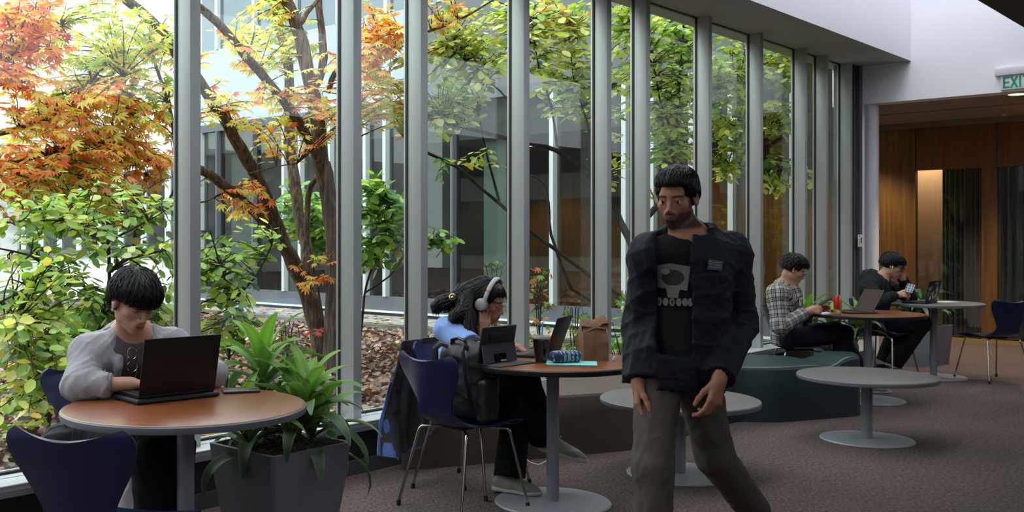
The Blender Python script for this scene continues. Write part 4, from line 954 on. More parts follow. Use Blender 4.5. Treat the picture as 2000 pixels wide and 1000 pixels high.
def locks(paths, n, rad, width, seed=5):
    """bundle of strands along a line: paths are lists of points (head axes)"""
    r = np.random.default_rng(seed); Vs, Qs, o = [], [], 0
    for pts, R0 in paths:
        pts = np.array(pts, float); t = np.linspace(0, len(pts)-1, 14)
        C = np.stack([np.interp(t, np.arange(len(pts)), pts[:, i]) for i in range(3)], 1)
        C = np.concatenate([C[:1], (C[:-2]+2*C[1:-1]+C[2:])/4, C[-1:]]); rr = np.interp(t, np.arange(len(pts)), R0)
        T = np.gradient(C, axis=0); T = nrm_rows(T); a = np.cross(T, [.3, .2, 1.]); a = nrm_rows(a); b = np.cross(T, a)
        for _ in range(n):
            an = r.uniform(0, 6.28); q = r.uniform(.55, 1.05); f = r.uniform(-1, 1)*3
            th = an+f*np.linspace(0, 1, 14)*.5; off = a*np.cos(th)[:, None]+b*np.sin(th)[:, None]
            P_ = C+off*(rr*q)[:, None]+np.cumsum(r.normal(0, .0018, (14, 3)), 0); w = width*np.sin(np.linspace(.6, 3.05, 14))[:, None]
            tn = np.cross(T, off); V = np.stack([P_-tn*w, P_+off*w*.6, P_+tn*w], 1).reshape(-1, 3); i = np.arange(13)*3
            Qs.append(np.concatenate([np.stack([i+c, i+c+1, i+c+4, i+c+3], 1) for c in (0, 1)])+o); Vs.append(V); o += len(V)
    return np.concatenate(Vs), np.concatenate(Qs)
def add_head(s, c, R, **kw):
    hf = headfn(**kw); c = np.array(c, float); s.fn(lambda p: hf((p-c)@R), k=.014, c=c, r=.14); return hf
def spectacles(name, c, R, parent, wide=.026, high=.019, y=.098, m=None, rim=.0012, z=-.002):
    """two oval rims, bridge and temples on the head axes"""
    c = np.array(c); m = m or M['chrome']; T = lambda q: Vector(R@np.array(q)+c)
    b = MB()
    for x in (-1, 1):
        pts = [T((x*(.033+wide*math.cos(a)), y-.006*abs(math.cos(a))*(1 if math.cos(a) > 0 else 0), z-.002+high*math.sin(a))) for a in np.linspace(0, 2*math.pi, 25)]
        b.tube(pts, rim, 6, cap=False); b.tube([T((x*(.033+wide), y-.006, z+.003)), T((x*.076, y-.04, z+.004)), T((x*.080, -.0, z+.002)), T((x*.079, -.02, z-.015))], rim, 6)
    b.tube([T((-.009, y, z+.002)), T((0, y+.004, z+.005)), T((.009, y, z+.002))], rim, 6)
    o = b.build(name, m); adopt(parent, [o])
    lb = MB()
    for x in (-1, 1): lb.add([T((x*(.033+wide*.97*math.cos(a)), y-.001-.005*max(0, math.cos(a)), z-.002+high*.97*math.sin(a))) for a in np.linspace(0, 2*math.pi, 24, endpoint=False)], [tuple(range(24))])
    l = lb.build('lenses', M['lens'], o); return o
def earbud(c, R, parent, side):
    c = np.array(c); T = lambda q: Vector(R@np.array(q)+c)
    b = MB(); b.tube([T((side*.083, .004, -.008)), T((side*.090, .003, -.010)), T((side*.092, .002, -.012))], [.007, .0075, .004], 10); b.tube([T((side*.089, .003, -.010)), T((side*.088, .010, -.040))], [.0036, .003], 8)
    o = b.build('earbud', M['whiteplastic']); adopt(parent, [o]); return o
M['whiteplastic'] = mat('white_plastic', (225, 225, 228), .3)
def shoe(name, heel, toe, m_up, m_sole, parent, z=0.0, up=(0, 0, 1), laces=True, w=1.0):
    """low sneaker from heel to toe"""
    heel = np.array(heel, float); toe = np.array(toe, float); f = toe-heel; L = np.linalg.norm(f); R = frame3(f, up); T = lambda x, y, z_: heel+R@np.array((x*w, y*L/.28, z_))
    s = Sdf()
    s.cap(T(0, .035, .038), T(0, .10, .036), .036*w, .037*w, k=.02); s.cap(T(0, .10, .036), T(.004, .20, .026), .037*w, .040*w, k=.03, fwd=R[:, 2], ratio=1.4); s.cap(T(.004, .20, .026), T(.006, .245, .020), .040*w, .030*w, k=.03, fwd=R[:, 2], ratio=1.5)
    s.cap(T(0, .045, .06), T(0, .055, .085), .036*w, .034*w, k=.02); s.cap(T(0, .09, .066), T(0, .17, .044), .026*w, .022*w, k=.02)
    s.cut(T(0, .05, .092), R[:, 2], .09); s.cut(T(0, .12, .010), -R[:, 2], .3); s.warp(folds(.0014, 70, 3))
    up_ = bake(s, .005, name, m_up, parent)
    so = Sdf(); so.cap(T(0, .032, .012), T(0, .10, .010), .040*w, .036*w, k=.02); so.cap(T(0, .10, .010), T(.004, .215, .012), .036*w, .043*w, k=.03); so.cap(T(.004, .2, .012), T(.006, .25, .016), .043*w, .028*w, k=.03)
    so.cut(T(0, .12, .024), R[:, 2], .3); so.cut(T(0, .12, 0), -R[:, 2], .3)
    sl = bake(so, .005, 'sole', m_sole, parent); 
    kids = [sl]
    if laces:
        b = MB()
        for k in range(5):
            y = .10+k*.018; zz = .092-k*.010
            b.tube([Vector(T(-.020, y, zz-.012)), Vector(T(0, y+.006, zz)), Vector(T(.020, y, zz-.012))], .0026, 6); b.tube([Vector(T(-.020, y+.01, zz-.016)), Vector(T(.018, y-.004, zz-.010))], .0022, 6)
        for x in (-1, 1): b.tube([Vector(T(0, .10, .092)), Vector(T(x*.022, .095, .104)), Vector(T(x*.034, .11, .094)), Vector(T(x*.014, .108, .090))], .0022, 6)
        la = b.build('laces', M['lace']); adopt(parent, [la]); kids.append(la)
    # the sole and laces belong to the shoe
    for k in kids:
        mw = k.matrix_parent_inverse.copy(); k.parent = up_; k.matrix_parent_inverse = Matrix.Identity(4)
    return up_
M['lace'] = mat('pale_laces', (196, 190, 180), .8)
def bone(V, segs):
    """along and around the nearest limb, in metres: a way to lay cloth patterns on"""
    best = np.full(len(V), 1e9); U = np.zeros((len(V), 3))
    for a, b, ref, off in segs:
        a = np.array(a, float); b = np.array(b, float); ab = b-a; L = np.linalg.norm(ab); d = ab/L; q = V-a; t = np.clip(q@d, 0, L); r = q-t[:, None]*d; rn = np.linalg.norm(r, axis=1); dist = rn
        x = nrmz(np.array(ref, float)-d*np.dot(ref, d)); y = np.cross(d, x); an = np.arctan2(r@y, r@x)
        m = dist < best; best[m] = dist[m]; U[m, 0] = (q@d)[m]+off; U[m, 1] = (an*.085)[m]
    return U
# ---------------------------------------------------------------- the man in the grey hoodie
def onto(sdf, u, v, y0, y1, out=.004):
    """the place on a solid's surface seen at u, v, starting the search at depth y0"""
    best = None
    for y in np.linspace(y0, y1, 160):
        p = np.array(P(u, v, y))
        if sdf(p[None])[0] < out: return p
    return np.array(P(u, v, y1))
def limb(s, a, b, c, r0, r1, r2, k=.02):
    s.cap(a, b, r0, r1, k=k); s.cap(b, c, r1, r2, k=k)
def lerp(a, b, t): return np.array(a, float)*(1-t)+np.array(b, float)*t
def person(name, base, label):
    return empty(name, base, 0, label, 'person')
def trousers(parent, hipL, hipR, kneeL, kneeR, ankL, ankR, m, r=(.088, .072, .062), waist=None, h=.008, amp=.006, seed=4, tint=None, name='trousers', hem=.0):
    s = Sdf()
    hc = (np.array(hipL)+np.array(hipR))/2
    s.cap(hipL, hipR, .105, .105, k=.03)
    if waist is not None: s.cap(hc, waist, .13, .13, k=.05)
    for a, b, c in ((hipL, kneeL, ankL), (hipR, kneeR, ankR)):
        s.cap(a, b, r[0]*1.05, r[1], k=.03); s.cap(b, c, r[1], r[2], k=.025)
        d = nrmz(np.array(c)-np.array(b)); s.cut(np.array(c)+d*.01, d, .14)
    s.warp(folds(amp, 26, seed, (1, 1, .7)))
    return bake(s, h, name, m, parent, tint=tint)

# ================= person 1
p1 = person('person', (-1.25, 4.45, 0), 'person in an open grey hoodie typing on a black laptop at the left table')
hc = np.array(P(262, 589, 4.07)); f = nrmz((.60, -.66, -.40)); HR = frame3(f, (.12, 0, 1))
RS, LS = np.array(P(176, 690, 4.16)), np.array(P(336, 676, 4.30)); nb = (RS+LS)/2+np.array((.0, .0, .045))
RE, LE = np.array((-1.275, 4.02, .800)), np.array((-.815, 4.36, .80))
RW, LW = np.array((-1.075, 4.035, .802)), np.array((-.90, 4.23, .805))
pel = np.array((-1.24, 4.46, .56)); hL, hR_ = pel+np.array((.075, .05, -.03)), pel+np.array((-.075, -.05, -.03))
s = Sdf(); add_head(s, hc, HR)
s.cap(hc+HR@np.array((0, -.025, -.06)), nb, .047, .055, k=.02); s.cap(nb, pel, .10, .10, k=.04, fwd=(0, 1, 0), ratio=1.2)
s.cap(RS, LS, .045, .045, k=.03)
limb(s, RS, RE, RW, .04, .036, .026); limb(s, LS, LE, LW, .04, .036, .026)
hand(s, RW, (.95, .05, -.06), (0, .1, 1), True, (.38, .35, .38, .45), (.5, .7, -.3)); hand(s, LW, (-.35, -.85, -.10), (0, .0, 1), False, (.4, .4, .45, .5))
body = bake(s, .004, 'body', M['skin'], p1, tint=skintint((198, 150, 128), (150, 84, 78), c=hc, R=HR))
# T-shirt
up = nrmz(nb-pel); fw = nrmz(np.cross(up, RS-LS)); 
if fw[1] > 0: fw = -fw
lat = nrmz(RS-LS)
M['tee'] = clothmat('charcoal_tshirt', (96, 88, 92)); M['hoodie'] = clothmat('grey_fleece', (168, 166, 170), weave=900); M['black_cloth'] = clothmat('black_cotton', (17, 17, 20))
s = Sdf(); s.cap(pel, lerp(pel, nb, .82), .140, .148, k=.04, fwd=fw, ratio=1.25); s.cap(RS*.92+LS*.08, LS*.92+RS*.08, .068, .068, k=.06)
s.cap(lerp(pel, nb, .9), nb+up*.01, .085, .062, k=.05)
s.cut(nb+up*.052+fw*.045, nrmz(up+fw*.35), .12); s.warp(folds(.005, 28, 8)); bake(s, .006, 'tshirt', M['tee'], p1); tee1 = s
# hoodie: body open down the front, sleeves, hood lying round the neck
def hoodie_shell(s):
    s.cap(pel-up*.02, lerp(pel, nb, .80), .158, .158, k=.05, fwd=fw, ratio=1.22)
    s.cap(RS, LS, .076, .076, k=.06)
s = Sdf(); hoodie_shell(s)
s.cap(RS, lerp(RS, RE, 1.0), .074, .064, k=.04); s.cap(RE, lerp(RE, RW, .62), .066, .052, k=.03)
s.cap(LS, LE, .072, .062, k=.04); s.cap(LE, lerp(LE, LW, .7), .064, .05, k=.03)
lc = lerp(pel, nb, .55)+fw*.13
RB = np.stack([lat, up, nrmz(np.cross(lat, up))], 1)
s.box(lerp(pel, nb, .62)+fw*.20, (.062, .40, .16), R=RB, rad=.02, k=.02, op='sub')
s.cap(nb+up*.00+fw*.01, nb+up*.12+fw*.02, .064, .085, k=.02, op='sub')
for sd in (RS, LS):       # the hood's rim, running down both sides of the chest
    q0 = nb-fw*.075+up*.005; q1 = lerp(nb, sd, .42)+up*.048+fw*.0; q2 = lerp(nb, sd, .40)-up*.02+fw*.115; q3 = lerp(pel, nb, .52)+(sd-nb)*.40+fw*.135
    s.cap(q0, q1, .034, .028, k=.025); s.cap(q1, q2, .028, .020, k=.02); s.cap(q2, q3, .018, .012, k=.015)
s.ell(nb-fw*.10-up*.05, (.10, .06, .07), k=.04)
e = lerp(RE, RW, .62); s.cut(e, RW-RE, .085); e = lerp(LE, LW, .7); s.cut(e, LW-LE, .085)
s.warp(folds(.0105, 21, 2)); s.warp(folds(.003, 60, 5)); bake(s, .005, 'hoodie', M['hoodie'], p1)
s = Sdf(); e = lerp(RE, RW, .66); s.cap(e-nrmz(RW-RE)*.035, e, .050, .044, k=.01); s.cut(e, RW-RE, .08); s.warp(folds(.003, 60, 9)); bake(s, .004, 'cuff', M['hoodie'], p1)
b = MB(); hoodie1 = s
for us in ((192, 188, 190, 187), (204, 203, 206, 205)): b.tube([Vector(onto(hoodie1, u_, v_, 3.6, 4.4, .004)) for u_, v_ in zip(us, (652, 676, 704, 728))], .0028, 6)
o = b.build('drawstring', M['hoodie']); adopt(p1, [o])
trousers(p1, hL, hR_, (-.915, 4.12, .53), (-.965, 3.93, .53), (-.92, 4.14, .09), (-.955, 3.95, .09), M['black_cloth'], r=(.088, .078, .070), h=.009)
M['dark_shoe'] = mat('dark_shoe', (30, 30, 34), .6); M['pale_sole'] = mat('pale_sole', (150, 148, 144), .7)
shoe('shoe', (-.92, 4.22, 0), (-.86, 3.96, 0), M['dark_shoe'], M['pale_sole'], p1); shoe('shoe', (-.98, 4.04, 0), (-.94, 3.77, 0), M['dark_shoe'], M['pale_sole'], p1)
# thick black hair with a full fringe
hs = Sdf(); hs.ell((0, -.016, .042), (.089, .108, .092), k=0); hs.ell((0, .03, .046), (.080, .078, .062), k=.03); hs.ell((0, -.04, .0), (.086, .08, .085), k=.03)
hs.box((0, .12, -.075), (.1, .105, .090), rad=.01, k=.01, op='sub'); hs.box((0, 0, -.12), (.2, .2, .07), k=.01, op='sub'); hs.ell((0, .035, -.05), (.066, .07, .07), k=.004, op='sub')
for x in (-1, 1): hs.ell((x*.085, .004, -.020), (.03, .034, .042), k=.006, op='sub')
hs.warp(lambda p: .0022*np.sin(np.arctan2(p[:, 0], p[:, 1]+.04)*34+p[:, 2]*18)); 
hairmesh('hair', hs, hc, HR, p1, .0045, 1500, .16, .0022, crown=(.01, -.05, .13), jit=.22, lift=.003)
earbud(hc, HR, p1, 1)
# glasses hung from the collar
gq = [onto(tee1, 258, v_, 3.6, 4.4, .010) for v_ in (676, 690, 716)]
gp = empty('folded_glasses', Vector(gq[0]), .0, 'thin wire glasses hanging from the collar of the person in the grey hoodie', 'glasses')
gl_ = np.array((.94, .34, 0)); b = MB()
for cc, rx_, rz_ in ((gq[1], .018, .024), (gq[2], .020, .021)):
    b.tube([Vector(cc+gl_*rx_*math.cos(a)+np.array((0, 0, rz_))*math.sin(a)) for a in np.linspace(0, 2*math.pi, 25)], .0014, 6, cap=False)
b.tube([Vector((gq[1]+gq[2])/2+np.array((0, 0, .004))), Vector((gq[1]+gq[2])/2-np.array((0, 0, .004)))], .0016, 6)
b.tube([Vector(gq[0]+np.array((0, 0, .012))), Vector(gq[1]+gl_*.018+np.array((0, 0, .016))), Vector(gq[2]+gl_*.022), Vector(gq[2]+gl_*.012-np.array((0, 0, .045)))], .0013, 6)
b.tube([Vector(gq[0]), Vector(gq[1]-gl_*.016), Vector(gq[2]-gl_*.021+np.array((0, 0, .01)))], .0013, 6)
adopt(gp, [b.build('wire_frame', M['chrome'])])

# ================= person 2: the woman with headphones
p2 = person('person', (.33, 5.72, 0), 'person in a light blue T-shirt with long black hair and grey headphones')
hc = np.array(P(950, 588, 5.60)); f = nrmz((.88, -.40, -.30)); HR = frame3(f, (.06, 0, 1))
RS, LS = np.array((.240, 5.53, .885)), np.array((.42, 5.81, .90)); nb = (RS+LS)/2+np.array((.055, -.01, .035))
RE, LE = np.array((.385, 5.345, .775)), np.array((.50, 5.84, .69)); RW, LW = np.array(P(944, 655, 5.50)), np.array((.575, 5.66, .792))
pel = np.array((.225, 5.79, .54)); hL, hR_ = pel+np.array((.05, .075, -.02)), pel+np.array((-.03, -.085, -.02))
s = Sdf(); add_head(s, hc, HR, male=False)
s.cap(hc+HR@np.array((0, -.028, -.055)), nb, .045, .050, k=.03); s.cap(nb, pel, .09, .10, k=.04)
s.cap(RS, LS, .04, .04, k=.03); limb(s, RS, RE, RW, .043, .034, .022); limb(s, LS, LE, LW, .036, .030, .022)
hand(s, RW, (.12, .10, 1), (.25, -.9, 0), True, (.28, .2, .2, .3), (.5, .6, -.4), .92); hand(s, LW, (.8, -.55, -.12), (0, 0, 1), False, (.5, .55, .6, .65), (.5, .7, -.3), .95, spread=.12)
bake(s, .0042, 'body', M['skin'], p2, tint=skintint((176, 126, 102), (140, 72, 70), c=hc, R=HR))
up = nrmz(nb-pel); lat = nrmz(RS-LS); fw = nrmz(np.cross(lat, up)); fw = fw if fw[0] > 0 else -fw
M['blue_tee'] = clothmat('light_blue_cotton', (138, 166, 222), weave=900, bump=.15)
s = Sdf(); s.cap(pel-up*.02, lerp(pel, nb, .75), .135, .135, k=.05, fwd=fw, ratio=1.25); s.cap(RS, LS, .066, .066, k=.06); s.cap(lerp(pel, nb, .8), nb, .09, .07, k=.05)
s.cap(RS, lerp(RS, RE, .72), .074, .078, k=.03); e = lerp(RS, RE, .74); s.cut(e, RE-RS, .12)
s.cap(LS, lerp(LS, LE, .7), .068, .070, k=.03); e = lerp(LS, LE, .7); s.cut(e, LE-LS, .1)
s.cap(nb+up*.0, nb+up*.1+fw*.02, .050, .065, k=.01, op='sub')
s.warp(folds(.008, 19, 12)); bake(s, .0055, 'tshirt', M['blue_tee'], p2)
KR, AR = np.array((.665, 5.50, .60)), np.array((.775, 5.60, .285)); KL, AL = np.array((.63, 5.63, .49)), np.array((.575, 5.52, .10))
trousers(p2, hL, hR_, KL, KR, AL, AR, M['black_cloth'], r=(.088, .074, .088), h=.008, seed=6)
M['beige_shoe'] = mat('beige_mesh', (142, 132, 124), .8, bump=.3, bscale=300, vary=.25, vscale=30); M['white_sole'] = mat('off_white_sole', (186, 180, 172), .7)
shoe('sneaker', (.49, 5.56, .014), (.74, 5.42, .014), M['beige_shoe'], M['white_sole'], p2)
d = nrmz((.93, -.22, -.22)); shoe('sneaker', AR+np.array((-.045, .0, -.06)), AR+np.array((-.045, 0, -.06))+d*.285, M['beige_shoe'], M['white_sole'], p2, up=(.25, .0, 1))
hs = Sdf(); hs.ell((0, -.02, .040), (.086, .106, .086), k=0); hs.ell((0, -.05, -.02), (.080, .075, .10), k=.04); hs.ell((0, .02, .042), (.078, .074, .058), k=.03)
hs.box((0, .12, -.085), (.052, .10, .115), rad=.01, k=.02, op='sub'); hs.ell((0, .045, -.04), (.064, .068, .08), k=.006, op='sub'); hs.box((0, .14, -.06), (.12, .08, .12), rad=.02, k=.015, op='sub')
# long locks: over the near shoulder in front, and thrown back
toh = lambda w: (np.array(w)-hc)@HR
A_ = [toh(P(918, 575, 5.56)), toh(P(914, 615, 5.50)), toh(P(916, 650, 5.45)), toh(P(924, 690, 5.42)), toh(P(932, 712, 5.42))]
B_ = [toh(P(912, 570, 5.60)), toh(P(892, 590, 5.58)), toh(P(870, 592, 5.56)), toh(P(852, 598, 5.56)), toh(P(852, 612, 5.56))]
C_ = [toh(P(910, 590, 5.54)), toh(P(905, 610, 5.50)), toh(P(890, 618, 5.46)), toh(P(884, 628, 5.44))]
D_ = [toh(P(938, 605, 5.57)), toh(P(930, 635, 5.55)), toh(P(932, 668, 5.52)), toh(P(942, 700, 5.50))]
for L_, rr in ((A_, (.050, .046, .042, .034, .012)), (B_, (.060, .050, .036, .030, .012)), (C_, (.05, .042, .034, .014)), (D_, (.04, .036, .032, .014))):
    for i in range(len(L_)-1): hs.cap(L_[i], L_[i+1], rr[i]*.82, rr[i+1]*.82, k=.03)
hs.warp(folds(.006, 30, 21, (1, 1, .4)))
ex_ = locks([(A_, (.052, .05, .046, .04, .02)), (B_, (.062, .055, .042, .034, .018)), (C_, (.05, .046, .038, .02)), (D_, (.042, .04, .036, .02))], 230, 1, .0034)
hairmesh('hair', hs, hc, HR, p2, .0055, 1100, .16, .0024, crown=(0, .04, .13), jit=.2, lift=.003, extra=[ex_], seed=9, void=((.112, .010, -.014), (.040, .044, .048)))
spectacles('wire_glasses', hc, HR, p2, .025, .021, y=.100, m=mat('gold_wire', (190, 150, 120), .3, .9), rim=.0011)
T = lambda q: Vector(HR@np.array(q)+hc)
M['headphone'] = mat('warm_grey_plastic', (168, 160, 156), .45)
hp = empty('headphones', Vector(hc), 0, 'warm grey over-ear headphones worn by the woman in blue', 'headphones')
b = MB(); n = 28
pts = [T((.108*math.sin(a), .024, .006+.132*math.cos(a))) for a in np.linspace(-1.62, 1.62, n)]
b.tube(pts, [.0105+.004*math.cos(a) for a in np.linspace(-1.3, 1.3, n)], 12, flat=.55, up=tuple(HR[:, 2])); band = b.build('headband', M['headphone'])
cups = [band]
Rx = Matrix([list(HR[i]) for i in range(3)])
for sd in (1, -1):
    b = MB(); RR = Rx @ Matrix.Rotation(sd*math.pi/2, 3, 'Y')
    prof = [(.0, .026), (.022, .026), (.031, .021), (.0345, .012), (.0345, .004), (.030, .0)]
    b.lathe(prof[::-1], T((sd*.094, .010, -.014)), 36, RR); cp = b.build('ear_cup', M['headphone'])
    b = MB().lathe([(.034, -.012), (.037, -.006), (.037, .0), (.034, .005), (.02, .006)], T((sd*.094, .010, -.014)), 36, RR); pd = b.build('ear_cushion', mat('cushion', (128, 122, 120), .7)); pd.parent = cp; cups.append(cp)
b = MB(); b.box(T((.097, .024, .066)), (.012, .024, .012), Rx, .003); cups.append(b.build('hinge_mark', mat('coral_mark', (196, 70, 60), .5)))
adopt(hp, cups)
cl = empty('hair_clip', Vector(P(884, 580, 5.515)), 0, 'small gold round clip in the long black hair', 'hair clip')
b = MB(); c_ = Vector(P(884, 580, 5.515)); b.tube([c_+Vector((.016*math.cos(a), -.004*math.sin(2*a), .016*math.sin(a))) for a in np.linspace(0, 6.283, 20)], .004, 8, cap=False); b.lathe([(.0, .006), (.009, .003), (.011, -.002), (0, -.006)], c_, 16); adopt(cl, [b.build('ring', mat('gold', (214, 190, 140), .25, 1.0))])

# ================= person 3: walking man
p3 = person('person', (1.15, 4.20, 0), 'person in a dark jacket walking past in the middle of the room')
hc = np.array(P(1321, 386, 4.18)); f = nrmz((-.52, -.82, -.20)); HR = frame3(f, (.02, 0, 1))
fb_ = nrmz((-.34, -.94, 0)); lat = np.array((-fb_[1], fb_[0], 0))*-1       # towards his right hand
RS, LS = np.array(P(1272, 497, 4.14)), np.array(P(1424, 497, 4.26)); nb = (RS+LS)/2+np.array((-.01, 0, .045))
RE, RW = np.array(P(1252, 630, 4.22)), np.array(P(1246, 748, 4.12)); LE, LW = np.array(P(1442, 632, 4.30)), np.array(P(1404, 744, 4.02))
pel = np.array((1.13, 4.22, .84)); hL, hR_ = pel+np.array((.085, .03, -.02)), pel+np.array((-.085, -.03, -.02))
KR, AR = np.array((.985, 4.04, .47)), np.array((.98, 3.98, .10)); KL, AL = np.array((1.31, 4.30, .46)), np.array((1.60, 4.66, .14))
s = Sdf(); add_head(s, hc, HR, beard=1, opened=True)
s.cap(hc+HR@np.array((0, -.022, -.06)), nb+np.array((0, 0, .0)), .050, .058, k=.02); s.cap(nb, pel, .10, .10, k=.04); s.cap(RS, LS, .045, .045, k=.03)
limb(s, RS, RE, RW, .042, .036, .026); limb(s, LS, LE, LW, .042, .036, .027)
hand(s, RW, (-.05, -.15, -1), (-.9, .1, 0), True, (.5, .55, .6, .6), (.35, .8, -.4)); hand(s, LW, (-.30, -.22, -1), (.55, -.80, 0), False, (.42, .60, .75, .85), (.35, .8, -.45), 1.06)
for a_, b_, c_ in ((hL, KL, AL), (hR_, KR, AR)): limb(s, a_, b_, c_, .06, .045, .035)
bake(s, .0042, 'body', M['skin'], p3, tint=skintint((168, 116, 90), (128, 76, 70), (22, 17, 15), .82, c=hc, R=HR, lash=True))
b = MB()
for x in (-1, 1):
    b.m = 0; q = Vector(HR@np.array((x*.031, .0735, -.004))+hc); b.lathe([(0, -.0115), (.006, -.0098), (.0105, -.004), (.0115, .0), (.0105, .004), (.006, .0098), (0, .0115)], q, 16)
    b.m = 1; q2 = Vector(HR@np.array((x*.0305, .0848, -.0045))+hc); b.lathe([(0, .0016), (.005, .0008), (.0058, -.001)], q2, 14, Matrix([list(HR[i]) for i in range(3)]) @ Matrix.Rotation(-math.pi/2, 3, 'X'))
o = b.build('eyes', [mat('eye_white', (200, 190, 184), .3), mat('iris', (34, 22, 16), .25)]); adopt(p3, [o])
up = nrmz(nb-pel)
M['navy_jacket'] = clothmat('blue_black_nylon', (25, 28, 39), .6, weave=500); M['tee_black'] = clothmat('black_tshirt', (30, 30, 32)); M['khaki'] = clothmat('grey_brown_cotton', (84, 76, 68))
s = Sdf(); s.cap(pel-up*.02, lerp(pel, nb, .78), .172, .165, k=.05, fwd=fb_, ratio=1.30); s.cap(RS, LS, .07, .07, k=.07); s.cap(lerp(pel, nb, .86), nb+up*.01, .095, .068, k=.05)
s.cut(nb+up*.040+fb_*.04, nrmz(up+fb_*.35), .12); s.cut(pel-up*.055, -up, .3); s.warp(folds(.004, 22, 31)); bake(s, .006, 'tshirt', M['tee_black'], p3)
s = Sdf(); s.cap(pel-up*.03, lerp(pel, nb, .78), .200, .190, k=.05, fwd=fb_, ratio=1.28); s.cap(RS+up*.0, LS+up*.0, .094, .094, k=.07); s.cap(lerp(pel, nb, .86), nb+up*.02, .11, .085, k=.06)
s.cap(hR_+up*.10, hR_-up*.03, .135, .14, k=.05); s.cap(RS, RE, .084, .074, k=.03); s.cap(RE, lerp(RE, RW, .93), .074, .058, k=.03); s.cap(LS, LE, .088, .080, k=.03); s.cap(LE, lerp(LE, LW, .93), .080, .062, k=.03)
s.cap(nb-fb_*.07+up*.03, nb-fb_*.02+up*.05, .07, .05, k=.03)
for sd in (1, -1): s.cap(nb+lat*sd*.075-fb_*.02+up*.055, nb+lat*sd*.075+fb_*.10-up*.04, .026, .022, k=.02)
RB = np.stack([lat, up, nrmz(np.cross(lat, up))], 1); s.box(lerp(pel, nb, .80)+fb_*.22+lat*.036, (.064, .34, .16), R=RB, rad=.02, k=.015, op='sub')
s.cap(nb+fb_*.01, nb+up*.14+fb_*.05, .066, .09, k=.01, op='sub'); s.cut(pel-up*.075, -up, .4)
for e_, d_ in ((lerp(RE, RW, .95), RW-RE), (lerp(LE, LW, .95), LW-LE)): s.cut(e_, d_, .09)
s.warp(folds(.010, 18, 33)); s.warp(folds(.003, 55, 34)); bake(s, .0055, 'jacket', M['navy_jacket'], p3)
for e_, d_ in ((lerp(RE, RW, .95), RW-RE), (lerp(LE, LW, .95), LW-LE)):
    s = Sdf(); s.cap(e_-nrmz(d_)*.05, e_, .046, .042, k=.004); s.cut(e_, d_, .07); s.warp(lambda p: .003*np.sin(p[:, 0]*420)); bake(s, .004, 'cuff', M['navy_jacket'], p3)
# pale print on the T-shirt and an emblem on the jacket
def decal(cpt, w, h, nx, ny, parts, name, m, base_sdf=None, off=.003):
    """thin raised pieces; parts are rectangles or discs in the decal's own square"""
    b = MB(); cpt = np.array(cpt)
    for (x0, y0, x1, y1, k) in parts:
        b.m = k; q = [(x0, y0), (x1, y0), (x1, y1), (x0, y1)]
        vs = [Vector(cpt+nx*x*w+ny*y*h+off*fn) for x, y in q for fn in ()]
    return b
nf = fb_; cc = np.array(P(1318, 556, 4.0)); ry = np.array((0, 0, 1.)); rx = -lat*1.0
rng = np.random.default_rng(5); tex = MB()
def chest_y(x, z): return -.0
def onchest(u, v, lift=.004):           # a point of the T-shirt front seen at u, v of the chest panel
    return u, v
ts = Sdf(); ts.cap(pel-up*.02, lerp(pel, nb, .78), .172, .165, k=.05, fwd=fb_, ratio=1.30); ts.cap(RS, LS, .07, .07, k=.07); ts.cap(lerp(pel, nb, .86), nb+up*.01, .095, .068, k=.05)
def project(cen, u, v, sdf, lift):
    p = (cen+rx*u+ry*v+fb_*.12)[None]
    for _ in range(24): p = p-fb_*sdf(p)[:, None]*.8
    return Vector(p[0]+fb_*lift)
cenp = lerp(pel, nb, .66)+lat*.034
cenp[2] = H-(558-HY)/F*4.05
def patch(poly, sdf, lift, k, cen, mb, n=10):
    """fill a polygon with a fine grid laid on the cloth"""
    xs = [p[0] for p in poly]; ys = [p[1] for p in poly]; st = max(max(xs)-min(xs), max(ys)-min(ys))/n; st = max(st, .0018); idx = {}; mb.m = k
    def inside(x, y):
        c = False; j = len(poly)-1
        for i in range(len(poly)):
            if (poly[i][1] > y) != (poly[j][1] > y) and x < (poly[j][0]-poly[i][0])*(y-poly[i][1])/(poly[j][1]-poly[i][1])+poly[i][0]: c = not c
            j = i
        return c
    y = min(ys)
    while y < max(ys):
        x = min(xs)
        while x < max(xs):
            if inside(x+st/2, y+st/2): mb.add([project(cen, a, b_, sdf, lift) for a, b_ in ((x, y), (x+st, y), (x+st, y+st), (x, y+st))], [(0, 1, 2, 3)])
            x += st
        y += st
pm = MB()
circ_ = lambda cx_, cy_, rx_, ry_, n_=16: [(cx_+rx_*math.cos(a), cy_+ry_*math.sin(a)) for a in np.linspace(0, 6.283, n_, endpoint=False)]
patch([(-.070, -.01), (.055, -.02), (.068, .075), (-.01, .088), (-.055, .08)], ts, .010, 0, cenp, pm, 70)
patch(circ_(.0, .03, .045, .033), ts, .0105, 1, cenp, pm, 44); patch(circ_(-.03, .055, .018, .012), ts, .011, 2, cenp, pm, 14); patch([(-.02, -.05), (.02, -.05), (.03, .0), (-.03, .0)], ts, .0105, 0, cenp, pm, 30)
for i, x in enumerate((-.066, -.040, -.014, .012, .036, .056)):     # a row of pale letters below the picture
    patch(circ_(x+.011, -.067, .011, .016), ts, .010, 0, cenp, pm, 14)
    if i in (0, 2): patch(circ_(x+.012, -.067, .005, .008), ts, .0112, 1, cenp, pm, 4)
o = pm.build('shirt_print', [mat('print_grey', (128, 122, 112), .8), mat('print_dark', (60, 56, 52), .8), mat('print_light', (164, 158, 148), .8)], smooth=None, weld=True); adopt(p3, [o])
js = Sdf(); js.cap(pel-up*.03, lerp(pel, nb, .78), .200, .190, k=.05, fwd=fb_, ratio=1.28); js.cap(RS, LS, .094, .094, k=.07)
